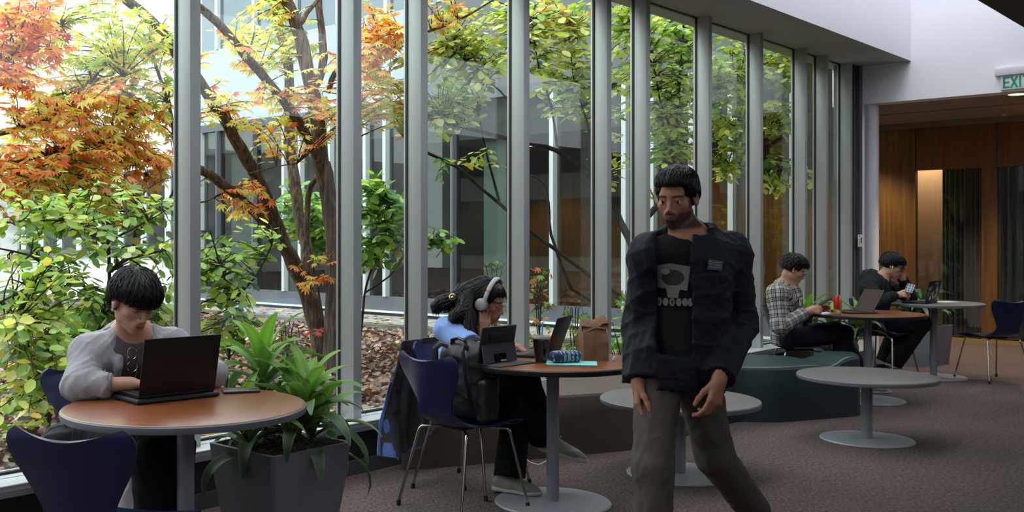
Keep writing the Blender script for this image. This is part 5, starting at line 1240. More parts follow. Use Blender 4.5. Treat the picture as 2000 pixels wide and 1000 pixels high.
pm = MB(); cj = cenp+rx*.160+ry*.085
patch([(-.028, -.02), (.026, -.026), (.030, .012), (-.024, .022)], js, .012, 0, cj, pm, 26)
for k in range(3): patch([(-.022, -.012+k*.010), (.024, -.016+k*.010), (.024, -.012+k*.010), (-.022, -.008+k*.010)], js, .0135, 1, cj, pm, 10)
o = pm.build('jacket_emblem', [mat('emblem_grey', (74, 76, 86), .7), mat('emblem_light', (122, 124, 132), .7)], smooth=None); adopt(p3, [o])
trousers(p3, hL, hR_, KL, KR, AL, AR, M['khaki'], r=(.094, .080, .072), waist=None, h=.0075, amp=.007, seed=14)
shoe('shoe', AR+np.array((.02, .07, -.10)), AR+np.array((-.07, -.20, -.10)), M['dark_shoe'], M['pale_sole'], p3); shoe('shoe', AL+np.array((.03, .07, -.09)), AL+np.array((-.05, -.19, -.135)), M['dark_shoe'], M['pale_sole'], p3)
hs = Sdf(); hs.ell((0, -.018, .048), (.084, .104, .082), k=0); hs.ell((0, .03, .074), (.068, .062, .040), k=.025); hs.ell((0, -.04, .0), (.080, .075, .06), k=.03)
hs.box((0, .14, -.03), (.1, .085, .085), rad=.01, k=.02, op='sub'); hs.box((0, 0, -.115), (.2, .2, .07), k=.01, op='sub'); hs.box((0, .06, -.06), (.2, .07, .055), k=.01, op='sub')
hs.warp(folds(.003, 60, 44)); hairmesh('hair', hs, hc, HR, p3, .0045, 1400, .05, .0020, crown=(0, -.06, .12), jit=.4, lift=.003)

# ================= person 4: plaid overshirt
p4 = person('person', (3.36, 8.9, 0), 'person in a black and white plaid overshirt looking at a phone')
hc = np.array(P(1550, 526, 8.80)); f = nrmz((.88, -.12, -.46)); HR = frame3(f, (0, 0, 1))
RS, LS = np.array(P(1518, 574, 8.67)), np.array(P(1538, 574, 9.05)); nb = (RS+LS)/2+np.array((.03, 0, .045))
RE, RW = np.array(P(1524, 636, 8.61)), np.array(P(1580, 608, 8.66)); LE, LW = np.array(P(1556, 632, 9.08)), np.array(P(1587, 604, 8.86))
pel = np.array((3.33, 8.90, .55)); hL, hR_ = pel+np.array((.02, .10, -.03)), pel+np.array((.0, -.10, -.03))
s = Sdf(); add_head(s, hc, HR); s.cap(hc+HR@np.array((0, -.025, -.06)), nb, .047, .055, k=.02); s.cap(nb, pel, .10, .1, k=.04); s.cap(RS, LS, .045, .045, k=.03)
limb(s, RS, RE, RW, .042, .036, .026); limb(s, LS, LE, LW, .042, .036, .026)
hand(s, RW, (.95, .12, .1), (.05, -.9, .3), True, (.5, .6, .7, .8), (.35, .8, -.3)); hand(s, LW, (.9, -.3, .1), (.0, .9, .3), False, (.5, .6, .7, .8), (.3, .8, -.3))
bake(s, .0055, 'body', M['skin'], p4, tint=skintint((186, 138, 112), (150, 90, 82), c=hc, R=HR))
up = nrmz(nb-pel); lat = nrmz(RS-LS); fw = nrmz(np.cross(lat, up)); fw = fw if fw[0] > 0 else -fw
# plaid cloth: dark lines along and around each piece of the shirt
m = mat('plaid_flannel', (200, 194, 188), .9, spec=.1); nt = m.node_tree; bs = nt.nodes['Principled BSDF']
at = nt.nodes.new('ShaderNodeAttribute'); at.attribute_name = 'tint'; sx = nt.nodes.new('ShaderNodeSeparateXYZ'); nt.links.new(at.outputs['Vector'], sx.inputs[0])
def node(op, a, b=None, c=None):
    n = nt.nodes.new('ShaderNodeMath'); n.operation = op
    for i, x in enumerate((a, b, c)):
        if x is None: continue
        if isinstance(x, (int, float)): n.inputs[i].default_value = x
        else: nt.links.new(x, n.inputs[i])
    return n.outputs[0]
def stripes(x):
    t = node('FRACT', node('DIVIDE', x, .068)); out = None
    for lo_, hi_ in ((.08, .19), (.26, .32), (.38, .43), (.52, .63)):
        s_ = node('MULTIPLY', node('GREATER_THAN', t, lo_), node('LESS_THAN', t, hi_)); out = s_ if out is None else node('ADD', out, s_)
    return out
v = node('MULTIPLY', node('ADD', stripes(sx.outputs[0]), stripes(sx.outputs[1])), .5)
rp = nt.nodes.new('ShaderNodeValToRGB'); rp.color_ramp.interpolation = 'CONSTANT'; e = rp.color_ramp.elements
e[0].position = 0; e[0].color = (*lin((180, 174, 168)), 1); e[1].position = .35; e[1].color = (*lin((88, 85, 86)), 1); q = e.new(.8); q.color = (*lin((20, 20, 24)), 1)
nt.links.new(v, rp.inputs[0]); nt.links.new(rp.outputs[0], bs.inputs['Base Color'])
s = Sdf(); hem = pel-up*.085
s.cap(pel-up*.03, lerp(pel, nb, .78), .158, .165, k=.05, fwd=fw, ratio=1.22); s.cap(RS, LS, .090, .090, k=.06); s.cap(lerp(pel, nb, .85), nb, .1, .075, k=.05)
s.cap(RS, RE, .085, .075, k=.03); s.cap(RE, lerp(RE, RW, .85), .074, .056, k=.03); s.cap(LS, LE, .085, .074, k=.03); s.cap(LE, lerp(LE, LW, .85), .072, .054, k=.03)
for sd in (RS, LS): s.cap(nb-fw*.055+up*.055, lerp(nb, sd, .38)+fw*.075+up*.015, .034, .022, k=.012)
s.cap(nb+fw*.01, nb+up*.12+fw*.04, .058, .08, k=.01, op='sub'); s.cut(hem, -up, .3)
for e_, d_ in ((lerp(RE, RW, .88), RW-RE), (lerp(LE, LW, .88), LW-LE)): s.cut(e_, d_, .1)
s.warp(folds(.012, 17, 51))
segs = [(RS, RE, (1, 0, 0), 0), (RE, RW, (0, 0, 1), .3), (LS, LE, (1, 0, 0), 0), (LE, LW, (0, 0, 1), .3), (pel-up*.1, nb, fw, .04)]
def plaid_tint(V):
    U = bone(V, segs); return U
V, Q = s.mesh(.0065); V = relax(V, Q, 1); o = rawmesh('overshirt', V, Q, m, None, True); adopt(p4, [o])
a_ = o.data.color_attributes.new('tint', 'FLOAT_COLOR', 'POINT'); c_ = np.ones((len(V), 4), np.float32); U = bone(V, segs)+5.0; c_[:, :3] = U; a_.data.foreach_set('color', c_.ravel())
s = Sdf(); q = lerp(pel, nb, .72)+fw*.135+lat*.07; s.box(q, (.045, .012, .035), R=np.stack([lat, fw, up], 1), rad=.008); V, Q = s.mesh(.006); o = rawmesh('chest_pocket', V, Q, m, None, True); adopt(p4, [o])
a_ = o.data.color_attributes.new('tint', 'FLOAT_COLOR', 'POINT'); c_ = np.ones((len(V), 4), np.float32); c_[:, :3] = bone(V, segs)+5.0; a_.data.foreach_set('color', c_.ravel())
M['dark_denim'] = clothmat('blue_black_denim', (24, 27, 34))
trousers(p4, hL, hR_, (3.86, 9.14, .56), (3.79, 8.80, .56), (4.14, 9.16, .12), (3.74, 8.84, .12), M['dark_denim'], r=(.092, .078, .070), h=.010, seed=16)
shoe('shoe', (4.08, 9.12, .0), (4.36, 9.16, 0), M['beige_shoe'], M['white_sole'], p4); shoe('shoe', (3.68, 8.86, 0), (3.95, 8.80, 0), M['beige_shoe'], M['white_sole'], p4)
hs = Sdf(); hs.ell((0, -.016, .046), (.084, .104, .084), k=0); hs.ell((0, .035, .070), (.066, .062, .040), k=.025); hs.ell((0, -.04, .0), (.080, .075, .06), k=.03)
hs.box((0, .14, -.045), (.1, .09, .085), rad=.01, k=.02, op='sub'); hs.box((0, 0, -.105), (.2, .2, .07), k=.01, op='sub'); hs.box((0, .06, -.06), (.2, .06, .052), k=.01, op='sub')
hs.warp(folds(.003, 60, 54)); hairmesh('hair', hs, hc, HR, p4, .005, 900, .055, .003, crown=(0, -.06, .12), jit=.6, lift=.008, seed=12)
spectacles('wire_glasses', hc, HR, p4, .024, .016, y=.098, m=mat('dark_wire', (70, 64, 60), .3, .8), rim=.0014)
ph = empty('phone', Vector(P(1608, 590, 8.72)), 0, 'dark phone held up by the man in the plaid shirt', 'phone')
RR = Matrix.Rotation(-.55, 3, 'Y'); adopt(ph, [MB().box(P(1608, 591, 8.74), (.145, .072, .009), RR, .003).build('phone_body', mat('phone_black', (22, 22, 24), .3))])

# ================= person 5: black hoodie, head in hand
p5 = person('person', (4.72, 10.25, 0), 'person in a black hoodie resting the head on one hand at the tall grey table')
hc = np.array(P(1742, 519, 10.25)); f = nrmz((.86, -.34, -.40)); HR = frame3(f, (.12, 0, 1))
RS, LS = np.array(P(1696, 562, 10.10)), np.array(P(1722, 558, 10.46)); nb = (RS+LS)/2+np.array((.03, 0, .045))
RE, RW = np.array(P(1716, 590, 9.88)), np.array(P(1752, 576, 9.98)); LE, LW = np.array(P(1776, 578, 10.36)), np.array(P(1762, 540, 10.26))
pel = np.array((4.62, 10.26, .56)); hL, hR_ = pel+np.array((.03, .10, -.03)), pel+np.array((.02, -.10, -.03))
s = Sdf(); add_head(s, hc, HR); s.cap(hc+HR@np.array((0, -.025, -.06)), nb, .047, .055, k=.02); s.cap(nb, pel, .10, .1, k=.04); s.cap(RS, LS, .045, .045, k=.03)
limb(s, RS, RE, RW, .042, .036, .026); limb(s, LS, LE, LW, .042, .036, .026)
hand(s, RW, (.95, -.1, .05), (.0, -.7, .6), True, (.6, .7, .8, .8), (.35, .8, .2)); hand(s, LW, (-.10, -.05, 1), (.6, .6, 0), False, (.35, .4, .5, .6), (.3, .8, -.3))
bake(s, .0055, 'body', M['skin'], p5, tint=skintint((196, 150, 124), (150, 90, 82), c=hc, R=HR))
up = nrmz(nb-pel); lat = nrmz(RS-LS); fw = nrmz(np.cross(lat, up)); fw = fw if fw[0] > 0 else -fw
M['black_hoodie'] = clothmat('black_fleece', (28, 31, 34))
s = Sdf(); s.cap(pel-up*.04, lerp(pel, nb, .78), .160, .172, k=.05, fwd=fw, ratio=1.2); s.cap(RS, LS, .094, .094, k=.06)
s.cap(RS, RE, .088, .072, k=.03); s.cap(RE, lerp(RE, RW, .85), .070, .050, k=.03); s.cap(LS, LE, .086, .070, k=.03); s.cap(LE, lerp(LE, LW, .85), .068, .05, k=.03)
s.ell(nb-fw*.09+up*.02, (.10, .12, .09), k=.04)
for sd in (RS, LS): s.cap(nb-fw*.07+up*.06, lerp(nb, sd, .45)+fw*.06+up*.03, .042, .028, k=.03)
s.cap(nb+fw*.01, nb+up*.12+fw*.05, .058, .085, k=.01, op='sub'); s.cut(pel-up*.09, -up, .3)
for e_, d_ in ((lerp(RE, RW, .88), RW-RE), (lerp(LE, LW, .88), LW-LE)): s.cut(e_, d_, .1)
s.warp(folds(.010, 18, 61)); bake(s, .0065, 'hoodie', M['black_hoodie'], p5)
trousers(p5, hL, hR_, (5.06, 10.42, .54), (5.10, 10.08, .54), (4.92, 10.46, .13), (4.90, 10.22, .13), M['black_cloth'], r=(.095, .090, .085), h=.010, seed=26)
M['canvas_black'] = mat('black_canvas', (24, 24, 26), .8)
shoe('sneaker', (4.80, 10.24, .0), (5.05, 10.13, .0), M['canvas_black'], M['white_sole'], p5); shoe('sneaker', (4.83, 10.52, .0), (5.09, 10.44, 0), M['canvas_black'], M['white_sole'], p5)
hs = Sdf(); hs.ell((0, -.016, .044), (.088, .106, .088), k=0); hs.ell((0, .038, .060), (.072, .068, .048), k=.025); hs.ell((0, -.04, .0), (.083, .078, .065), k=.03)
hs.box((0, .14, -.06), (.1, .09, .088), rad=.01, k=.02, op='sub'); hs.box((0, 0, -.11), (.2, .2, .07), k=.01, op='sub'); hs.box((0, .06, -.06), (.2, .06, .052), k=.01, op='sub')
hs.warp(folds(.003, 50, 64)); hairmesh('hair', hs, hc, HR, p5, .005, 1000, .08, .003, crown=(0, -.06, .12), jit=.45, lift=.006, seed=15)
spectacles('dark_glasses', hc, HR, p5, .027, .020, y=.099, m=mat('tortoise_rim', (24, 20, 24), .3), rim=.0028); earbud(hc, HR, p5, 1)
ph = empty('phone', Vector(P(1778, 562, 9.95)), 0, 'phone in a patterned case held by the man in black', 'phone')
q = P(1777, 563, 9.96); RR = Matrix.Rotation(.9, 3, 'Z') @ Matrix.Rotation(-.55, 3, 'Y') @ Matrix.Rotation(.3, 3, 'X'); b = MB(); b.box(q, (.14, .070, .010), RR, .003); bd = b.build('phone_body', mat('phone_case', (176, 180, 196), .4))
b = MB(); [b.box(q+RR @ Vector((x, y, .0055)), (.03, .016, .001), RR) for x in (-.05, -.01, .03, .055) for y in (-.022, .004, .026)]
adopt(ph, [bd, b.build('case_pattern', mat('case_dots', (60, 66, 92), .5))])
# ================================================================ THINGS ON AND AROUND THE TABLES
M['laptop_dark'] = mat('dark_laptop_shell', (34, 30, 30), .42, .3); M['keys'] = mat('laptop_keys', (22, 22, 24), .5); M['screen'] = mat('dark_screen', (16, 15, 16), .18); M['laptop_grey'] = mat('grey_laptop_deck', (70, 68, 70), .4, .3)
def laptop(name, hinge, ang, label, w=.33, d=.228, lean=.25, shell=None, deck=None, zb=.745, lidh=.215, screen=None):
    """hinge: middle of the hinge on the table; ang: heading from hinge to the user (from +X, counter-clockwise)"""
    shell = shell or M['laptop_dark']; deck = deck or M['keys']
    t = empty(name, (hinge[0], hinge[1], zb), ang, label, 'laptop')
    MB().box((d/2, 0, .008), (d, w, .014), bevel=.003).build('base', shell, t)
    k = MB(); k.box((d*.52, 0, .0153), (d*.86, w*.93, .0012))
    kb = k.build('keyboard_deck', deck, t)
    k = MB()
    for i in range(5):
        for j in range(13): k.box((.030+i*.0185, -w*.42+j*w*.07, .0168), (.0155, w*.061, .0022))
    k.build('keys', M['keys'], kb)
    MB().box((d*.80, 0, .0163), (.062, .1, .0008)).build('touchpad', shell, kb)
    R = Matrix.Rotation(-lean, 3, 'Y'); c = R @ Vector((0, 0, lidh/2)); lid = MB().box(c+Vector((.0, 0, .012)), (.007, w, lidh), R, .0025).build('lid', shell, t)
    c2 = R @ Vector((.0042, 0, lidh/2)); MB().box(c2+Vector((0, 0, .012)), (.0012, w*.95, lidh*.92), R).build('screen', screen or M['screen'], lid)
    return t
ang1 = math.atan2(.75, -.65); hx, hy = (-.985-.732)/2-.02, (3.865+4.08)/2+.02
laptop('laptop', (hx, hy), ang1, 'black laptop standing on its sleeve in front of the man in the grey hoodie', zb=.765, lean=.22, lidh=.225)
sl = empty('laptop_sleeve', (hx, hy, .745), ang1, 'black padded sleeve lying under the laptop of the man in the grey hoodie', 'sleeve')
MB().box((.125, 0, .010), (.29, .36, .019), bevel=.009, seg=4).build('padded_shell', mat('neoprene', (26, 26, 31), .6, bump=.1, bscale=300), sl)
b = MB(); b.box((-.0205, 0, .0105), (.0015, .33, .0025)); b.build('zip', mat('zip_grey', (60, 60, 66), .4), sl)
def flat_phone(x, y, rz, label, z=.745):
    t = empty('phone', (x, y, z), rz, label, 'phone'); MB().box((0, 0, .0055), (.150, .074, .010), bevel=.0035, seg=3).build('phone_body', mat('phone_case_grey', (44, 44, 50), .45), t)
    MB().box((.052, .016, .0115), (.030, .030, .002), bevel=.0008).build('camera_block', M['keys'], t)
flat_phone(-.665, 4.20, .30, 'dark phone lying on the round table beside the black laptop')
# white crumpled bag on the floor and dark coat on the chair
s = Sdf(); q = P(256, 965, 4.22); s.ell((q.x, q.y, .20), (.11, .10, .21)); s.ell((q.x+.02, q.y, .36), (.08, .07, .08), k=.05); s.cut((q.x, q.y, .003), (0, 0, -1), .5); s.warp(folds(.018, 22, 71)); s.warp(folds(.006, 60, 72))
V, Q = s.mesh(.007); o = rawmesh('crumpled_bag', V, Q, mat('white_plastic_bag', (206, 204, 208), .4)); tag(o, 'white crumpled plastic bag on the floor under the left table', 'bag')
s = Sdf(); s.ell((-1.40, 4.58, .50), (.20, .12, .07), Rz := None); s.ell((-1.52, 4.50, .44), (.09, .09, .10), k=.05); s.ell((-1.30, 4.64, .50), (.10, .10, .06), k=.05); s.warp(folds(.016, 18, 73))
V, Q = s.mesh(.008); o = rawmesh('folded_coat', V, Q, mat('black_coat', (20, 20, 23), .8)); tag(o, 'black coat bunched on the chair behind the man in the grey hoodie', 'coat')

# ---------------------------------------------------------------- planters with striped dracaena
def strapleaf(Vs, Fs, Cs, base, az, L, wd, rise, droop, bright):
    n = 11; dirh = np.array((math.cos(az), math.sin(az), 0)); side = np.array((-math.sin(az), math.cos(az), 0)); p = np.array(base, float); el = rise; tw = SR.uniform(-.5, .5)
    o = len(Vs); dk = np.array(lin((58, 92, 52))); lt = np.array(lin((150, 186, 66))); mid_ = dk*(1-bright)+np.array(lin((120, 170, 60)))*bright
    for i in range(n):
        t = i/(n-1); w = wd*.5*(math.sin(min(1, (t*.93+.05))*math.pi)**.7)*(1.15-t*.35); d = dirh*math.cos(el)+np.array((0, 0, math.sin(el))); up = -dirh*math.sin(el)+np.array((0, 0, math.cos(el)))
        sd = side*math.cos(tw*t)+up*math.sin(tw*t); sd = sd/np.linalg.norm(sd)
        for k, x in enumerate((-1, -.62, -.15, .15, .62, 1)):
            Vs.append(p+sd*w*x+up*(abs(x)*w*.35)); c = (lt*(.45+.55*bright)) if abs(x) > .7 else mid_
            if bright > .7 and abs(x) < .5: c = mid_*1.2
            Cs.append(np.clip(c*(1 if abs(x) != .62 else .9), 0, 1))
        p = p+d*L/(n-1); el -= droop/(n-1)*(.5+1.2*t)
    for i in range(n-1):
        for k in range(5): Fs.append((o+i*6+k, o+i*6+k+1, o+(i+1)*6+k+1, o+(i+1)*6+k))
def dracaena(root, canes, z0, name='dracaena_leaves', scale=1.0):
    """canes: (x, y, top z, leaves, lean x, lean y)"""
    out = []
    for (x, y, zt, nl, lx, ly) in canes:
        b = MB().tube([Vector((x, y, z0-.03)), Vector((x+lx*.4, y+ly*.4, (z0+zt)/2)), Vector((x+lx, y+ly, zt))], [.012, .010, .009], 8); cane = b.build('cane', M['darkbark']); out.append(cane)
        Vs, Fs, Cs = [], [], []; a0 = SR.uniform(0, 6)
        for i in range(nl):
            f = i/nl; az = a0+i*2.4; rise = .25+1.15*f; L = scale*(.40-.10*f)*SR.uniform(.8, 1.1); zz = zt-.16*(1-f)
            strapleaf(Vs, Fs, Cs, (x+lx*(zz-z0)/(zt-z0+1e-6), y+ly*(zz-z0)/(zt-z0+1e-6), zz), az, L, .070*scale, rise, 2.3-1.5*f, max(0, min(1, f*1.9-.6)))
        o = rawmesh('leaf_rosette', np.array(Vs), np.array(Fs), M['plantleaf'], None, True); a = o.data.color_attributes.new('tint', 'FLOAT_COLOR', 'POINT')
        c = np.ones((len(Vs), 4), np.float32); c[:, :3] = np.array(Cs); a.data.foreach_set('color', c.ravel()); out.append(o)
    return out
M['plantleaf'] = leafmat('striped_leaf', .35, .55)
M['planter'] = mat('grey_planter', (112, 112, 118), .6, bump=.06, bscale=200, vary=.06, vscale=4)
def planter(x, y, rz, h, a, b_, label, cat='planter'):
    t = empty('planter', (x, y, 0), rz, label, cat); mb = MB()
    prof = [(b_/2, 0), ((b_*.62+a*.38)/2, h*.30), ((b_*.25+a*.75)/2, h*.65), (a/2, h)]
    def ring(r, z): return [(sx*r*k1, sy*r*k2, z) for sx, sy, k1, k2 in ((1, 1, 1, .94), (1, 1, .94, 1), (-1, 1, .94, 1), (-1, 1, 1, .94), (-1, -1, 1, .94), (-1, -1, .94, 1), (1, -1, .94, 1), (1, -1, 1, .94))]
    rs = [ring(r, z) for r, z in prof]+[ring(a/2-.018, h), ring(a/2-.03, h-.05)]
    vs = [p for r in rs for p in r]; fs = [(i*8+j, i*8+(j+1) % 8, (i+1)*8+(j+1) % 8, (i+1)*8+j) for i in range(len(rs)-1) for j in range(8)]+[tuple(range(8))[::-1]]
    mb.add(vs, fs).build('pot', M['planter'], t)
    s = Sdf(); s.box((0, 0, h-.05), (a/2-.028, a/2-.028, .035)); s.ell((0, 0, h-.03), (a*.4, a*.4, .04), k=.03); s.warp(folds(.02, 55, 81)); V, Q = s.mesh(.012)
    o = rawmesh('soil', V, Q, M['rootsoil'], t); k = MB()
    for _ in range(70):
        p = Vector((SR.uniform(-1, 1)*a*.42, SR.uniform(-1, 1)*a*.42, h-.01)); q = p+Vector((SR.gauss(0, .05), SR.gauss(0, .05), SR.uniform(.0, .03)))
        k.tube([p, p.lerp(q, .5)+Vector((0, 0, .02)), q], .0012, 4)
    k.build('roots', M['rootfibre'], o)
    return t
M['rootsoil'] = ramp_mat('fibrous_soil', [(.3, (38, 26, 20)), (.6, (84, 58, 42)), (.8, (120, 90, 66))], nscale=40, rough=.95, bump=.6); M['rootfibre'] = mat('root_fibre', (134, 104, 80), .9)
pl = planter(-.545, 4.555, WALLROT, .47, .455, .33, 'large tapered grey square planter between the two nearer tables')
pt = empty('dracaena_plant', (-.545, 4.555, .42), 0, 'striped green dracaena growing in the large grey planter', 'plant')
cn = [(-.62, 4.62, .80, 24, -.02, .04), (-.47, 4.50, .68, 24, .05, .0), (-.66, 4.48, .56, 14, -.05, -.03), (-.50, 4.66, .60, 16, .02, .02), (-.42, 4.58, .56, 12, .04, .0)]
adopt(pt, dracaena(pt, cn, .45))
pt = empty('dracaena_plant', (3.95, 9.55, 0), 0, 'striped dracaena showing between the plaid man and the red can table', 'plant')
px = P(1620, 600, 9.75)
cn = [(px.x-.16, 9.75, .66, 18, -.05, .0), (px.x+.02, 9.80, .60, 18, .02, .0), (px.x+.22, 9.72, .60, 18, .05, .0)]
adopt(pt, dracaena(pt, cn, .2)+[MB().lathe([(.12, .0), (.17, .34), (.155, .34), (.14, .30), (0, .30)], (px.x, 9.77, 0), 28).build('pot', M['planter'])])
q = P(1800, 640, 11.3)
planter(q.x, 11.3, .6, .43, .46, .40, 'grey planter standing by the wood wall behind the tall grey table')
pt = empty('leafy_plant', (q.x, 11.3, .4), 0, 'dark green bushy plant in the far planter by the wood wall', 'plant')
Vs, Fs, Cs = [], [], []
for i in range(70):
    strapleaf(Vs, Fs, Cs, (q.x+SR.uniform(-.12, .12), 11.3+SR.uniform(-.12, .12), .42+SR.uniform(0, .25)), i*2.4, SR.uniform(.22, .42), .07, SR.uniform(.2, 1.3), 1.5, 0)
o = rawmesh('foliage', np.array(Vs), np.array(Fs), M['plantleaf'], None, True); a = o.data.color_attributes.new('tint', 'FLOAT_COLOR', 'POINT'); c = np.ones((len(Vs), 4), np.float32); c[:, :3] = np.array(lin((52, 96, 44))); a.data.foreach_set('color', c.ravel())
adopt(pt, [o])

# ---------------------------------------------------------------- the woman's table
M['folio'] = mat('grey_folio', (62, 62, 68), .75, bump=.08, bscale=400); M['case_black'] = mat('rubber_case', (30, 29, 30), .6)
a_, b_ = Vector((.362, 5.10, .745)), Vector((.545, 5.27, .745)); mid = (a_+b_)/2; an = math.atan2((b_-a_).y, (b_-a_).x)
tb = empty('tablet', mid, an, 'tablet in a dark folding case propped up in front of the woman in blue', 'tablet')
R = Matrix.Rotation(.20, 3, 'X')
MB().box(R @ Vector((0, 0, .10))+Vector((0, -.01, .006)), (.255, .014, .18), R, .006, 3).build('tablet_case', M['case_black'], tb)
MB().box(R @ Vector((-.0, .009, .10))+Vector((0, -.01, .006)), (.235, .002, .165), R).build('screen', M['screen'], tb)
MB().box(R @ Vector((0, -.010, .135))+Vector((0, -.01, .006)), (.14, .006, .045), R, .003).build('grip_strap', M['keys'], tb)
b = MB(); R2 = Matrix.Rotation(-.16, 3, 'X')
for x, w in ((-.085, .075), (.085, .075)): b.box(R2 @ Vector((x, -.055, .048))+Vector((0, 0, 0)), (w, .006, .094), R2)
b.box(R2 @ Vector((0, -.055, .070)), (.10, .006, .050), R2); b.build('stand_flap', M['folio'], tb)
MB().box((.03, -.075, .003), (.28, .15, .005), bevel=.002).build('folio_base', M['folio'], tb)
h0, h1 = Vector((.745, 5.37)), Vector((.865, 5.66)); hm = (h0+h1)/2
laptop('laptop', (hm.x, hm.y), math.atan2(.40, -.92), 'dark laptop open in front of the woman, behind the iced coffee', w=.31, lean=.34, deck=M['laptop_grey'])
cupc = Vector((.705, 5.225, .745)); cu = empty('iced_coffee_cup', cupc, 0, 'clear plastic cup of dark iced coffee with a blue straw', 'cup')
MB().lathe([(.0, .002), (.029, .002), (.0435, .112), (.0435, .116), (0, .116)], (0, 0, 0), 36).build('coffee', mat('cold_brew', (36, 20, 16), .12, spec=.6), cu)
MB().lathe([(.030, 0), (.0455, .122), (.047, .124), (.0455, .126)], (0, 0, 0), 36).build('clear_cup', glass_mat('cup_plastic', (.93, .90, .88), 1.45), cu)
MB().lathe([(.048, .122), (.049, .127), (.045, .134), (.020, .137), (.0, .137)], (0, 0, 0), 36).build('cup_lid', mat('clear_lid', (176, 160, 152), .2, Alpha=.55), cu)
MB().tube([(.0, 0, .02), (.004, 0, .14), (.008, .0, .205)], .0036, 10).build('straw', mat('blue_straw', (70, 150, 214), .4), cu)
nb_ = empty('notebook', (.845, 5.13, .745), -.16, 'pale turquoise notebook lying under the pencil case', 'notebook')
MB().box((0, 0, .004), (.245, .165, .005)).build('pages', mat('notebook_pages', (200, 204, 208), .7), nb_); MB().box((0, 0, .0075), (.25, .17, .0015)).build('cover', mat('turquoise_cover', (128, 212, 202), .55), nb_)
pc = empty('pencil_case', (.81, 5.15, .7535), .30, 'navy pencil case with a pale leaf pattern on the notebook', 'pencil case')
m = mat('leaf_print', (30, 50, 92), .7); nt = m.node_tree; b0 = nt.nodes['Principled BSDF']
tc = nt.nodes.new('ShaderNodeTexCoord'); w1 = nt.nodes.new('ShaderNodeTexWave'); w1.wave_type = 'BANDS'; w1.bands_direction = 'X'; w1.inputs['Scale'].default_value = 14; w1.inputs['Distortion'].default_value = 5; w1.inputs['Detail Scale'].default_value = 6
rp = nt.nodes.new('ShaderNodeValToRGB'); rp.color_ramp.interpolation = 'CONSTANT'; rp.color_ramp.elements[0].color = (*lin((28, 48, 90)), 1); rp.color_ramp.elements[1].position = .55; rp.color_ramp.elements[1].color = (*lin((142, 156, 176)), 1)
nt.links.new(tc.outputs['Object'], w1.inputs['Vector']); nt.links.new(w1.outputs['Fac'], rp.inputs[0]); nt.links.new(rp.outputs[0], b0.inputs['Base Color'])
MB().box((.01, 0, .030), (.16, .075, .058), bevel=.024, seg=5).build('pouch', m, pc)
MB().box((-.045, 0, .030), (.062, .078, .052), bevel=.022, seg=5).build('end_panel', mat('navy_fabric', (28, 48, 92), .7), pc)
b = MB(); b.tube([(-.07, -.012, .048), (-.078, -.03, .042), (-.072, -.036, .02)], .002, 6); b.box((-.073, -.034, .022), (.010, .004, .022), bevel=.001); b.build('zip_pull', M['chrome'], pc)
# kraft paper bag with a crushed, folded top
bg = empty('paper_bag', (.985, 5.33, .745), .25, 'crumpled brown paper bag standing on the brown table', 'paper bag')
rows = []
for i in range(15):
    t = i/14; z = .205*t; hw = .074-.014*max(0, t-.55)*2; hd = .048*(1-max(0, t-.45)/.55)**.8+.006; row = []
    for j in range(41):
        a = 2*math.pi*j/40; ca, sa = math.cos(a), math.sin(a); k = 1/max(abs(ca), abs(sa))**.82
        x = hw*ca*k+(.022*max(0, t-.7) if ca > 0 else .0); y = hd*sa*k; nz = mnoise.noise(Vector((x*22, y*22+3, z*18)))*.010*(.3+t)
        row.append(Vector((x*(1+nz*4)+nz*.4, y+nz, z+(.020*math.sin(a*1.0+.6)+.012*math.sin(3*a))*max(0, t-.7)*3)))
    rows.append(row)
m = ramp_mat('kraft_paper', [(.3, (118, 84, 58)), (.6, (142, 104, 74)), (.8, (160, 120, 88))], nscale=9, rough=.8, bump=.35)
b = MB(); b.grid(rows); b.box((0, 0, .002), (.14, .09, .003)); o = b.build('bag_body', m, bg, smooth=22)
tp = [[r_*1.0+Vector((0, 0, 0)) for r_ in rows[-1]]]
for i in range(1, 5): tp.append([Vector((p.x*(1+.05*i), p.y*(1-.12*i)-.008*i, p.z+.004-.010*i+mnoise.noise(p*40)*.006)) for p in rows[-1]])
MB().grid(tp).build('folded_rim', m, bg, smooth=25)
q = Vector((1.085, 5.26, .745)); o = MB().box(q+Vector((0, 0, .013)), (.018, .012, .024), Matrix.Rotation(.4, 3, 'Y'), .004, 3).build('crumpled_tissue', mat('tissue', (220, 220, 220), .8)); tag(o, 'tiny white crumpled tissue right of the paper bag', 'tissue')
# backpack on the empty chair
M['pack'] = mat('black_nylon', (25, 25, 28), .55, bump=.15, bscale=260); M['pack2'] = mat('black_leather_trim', (36, 36, 40), .38)
bc = np.array((.325, 5.235, .455)); fz = .72; bf = np.array((math.cos(fz), math.sin(fz), 0)); br = np.array((bf[1], -bf[0], 0)); RB = np.stack([br, bf, np.array((0, 0, 1.))], 1)
bp_ = empty('backpack', tuple(bc), 0, 'black backpack standing on the nearer navy chair', 'backpack')
T = lambda x, y, z: bc+RB@np.array((x, y, z))
s = Sdf(); s.box(T(0, 0, .19), (.150, .085, .19), R=RB, rad=.07); s.ell(T(0, .0, .335), (.13, .085, .060), R=RB, k=.04); s.warp(folds(.010, 16, 91)); bake(s, .006, 'main_bag', M['pack'], bp_)
s = Sdf(); s.box(T(.0, .105, .13), (.115, .035, .125), R=RB, rad=.03); s.warp(folds(.008, 18, 92)); bake(s, .006, 'front_pocket', M['pack2'], bp_)
s = Sdf(); s.box(T(.150, .0, .11), (.035, .06, .11), R=RB, rad=.028); s.warp(folds(.006, 20, 93)); bake(s, .006, 'side_pocket', M['pack2'], bp_)
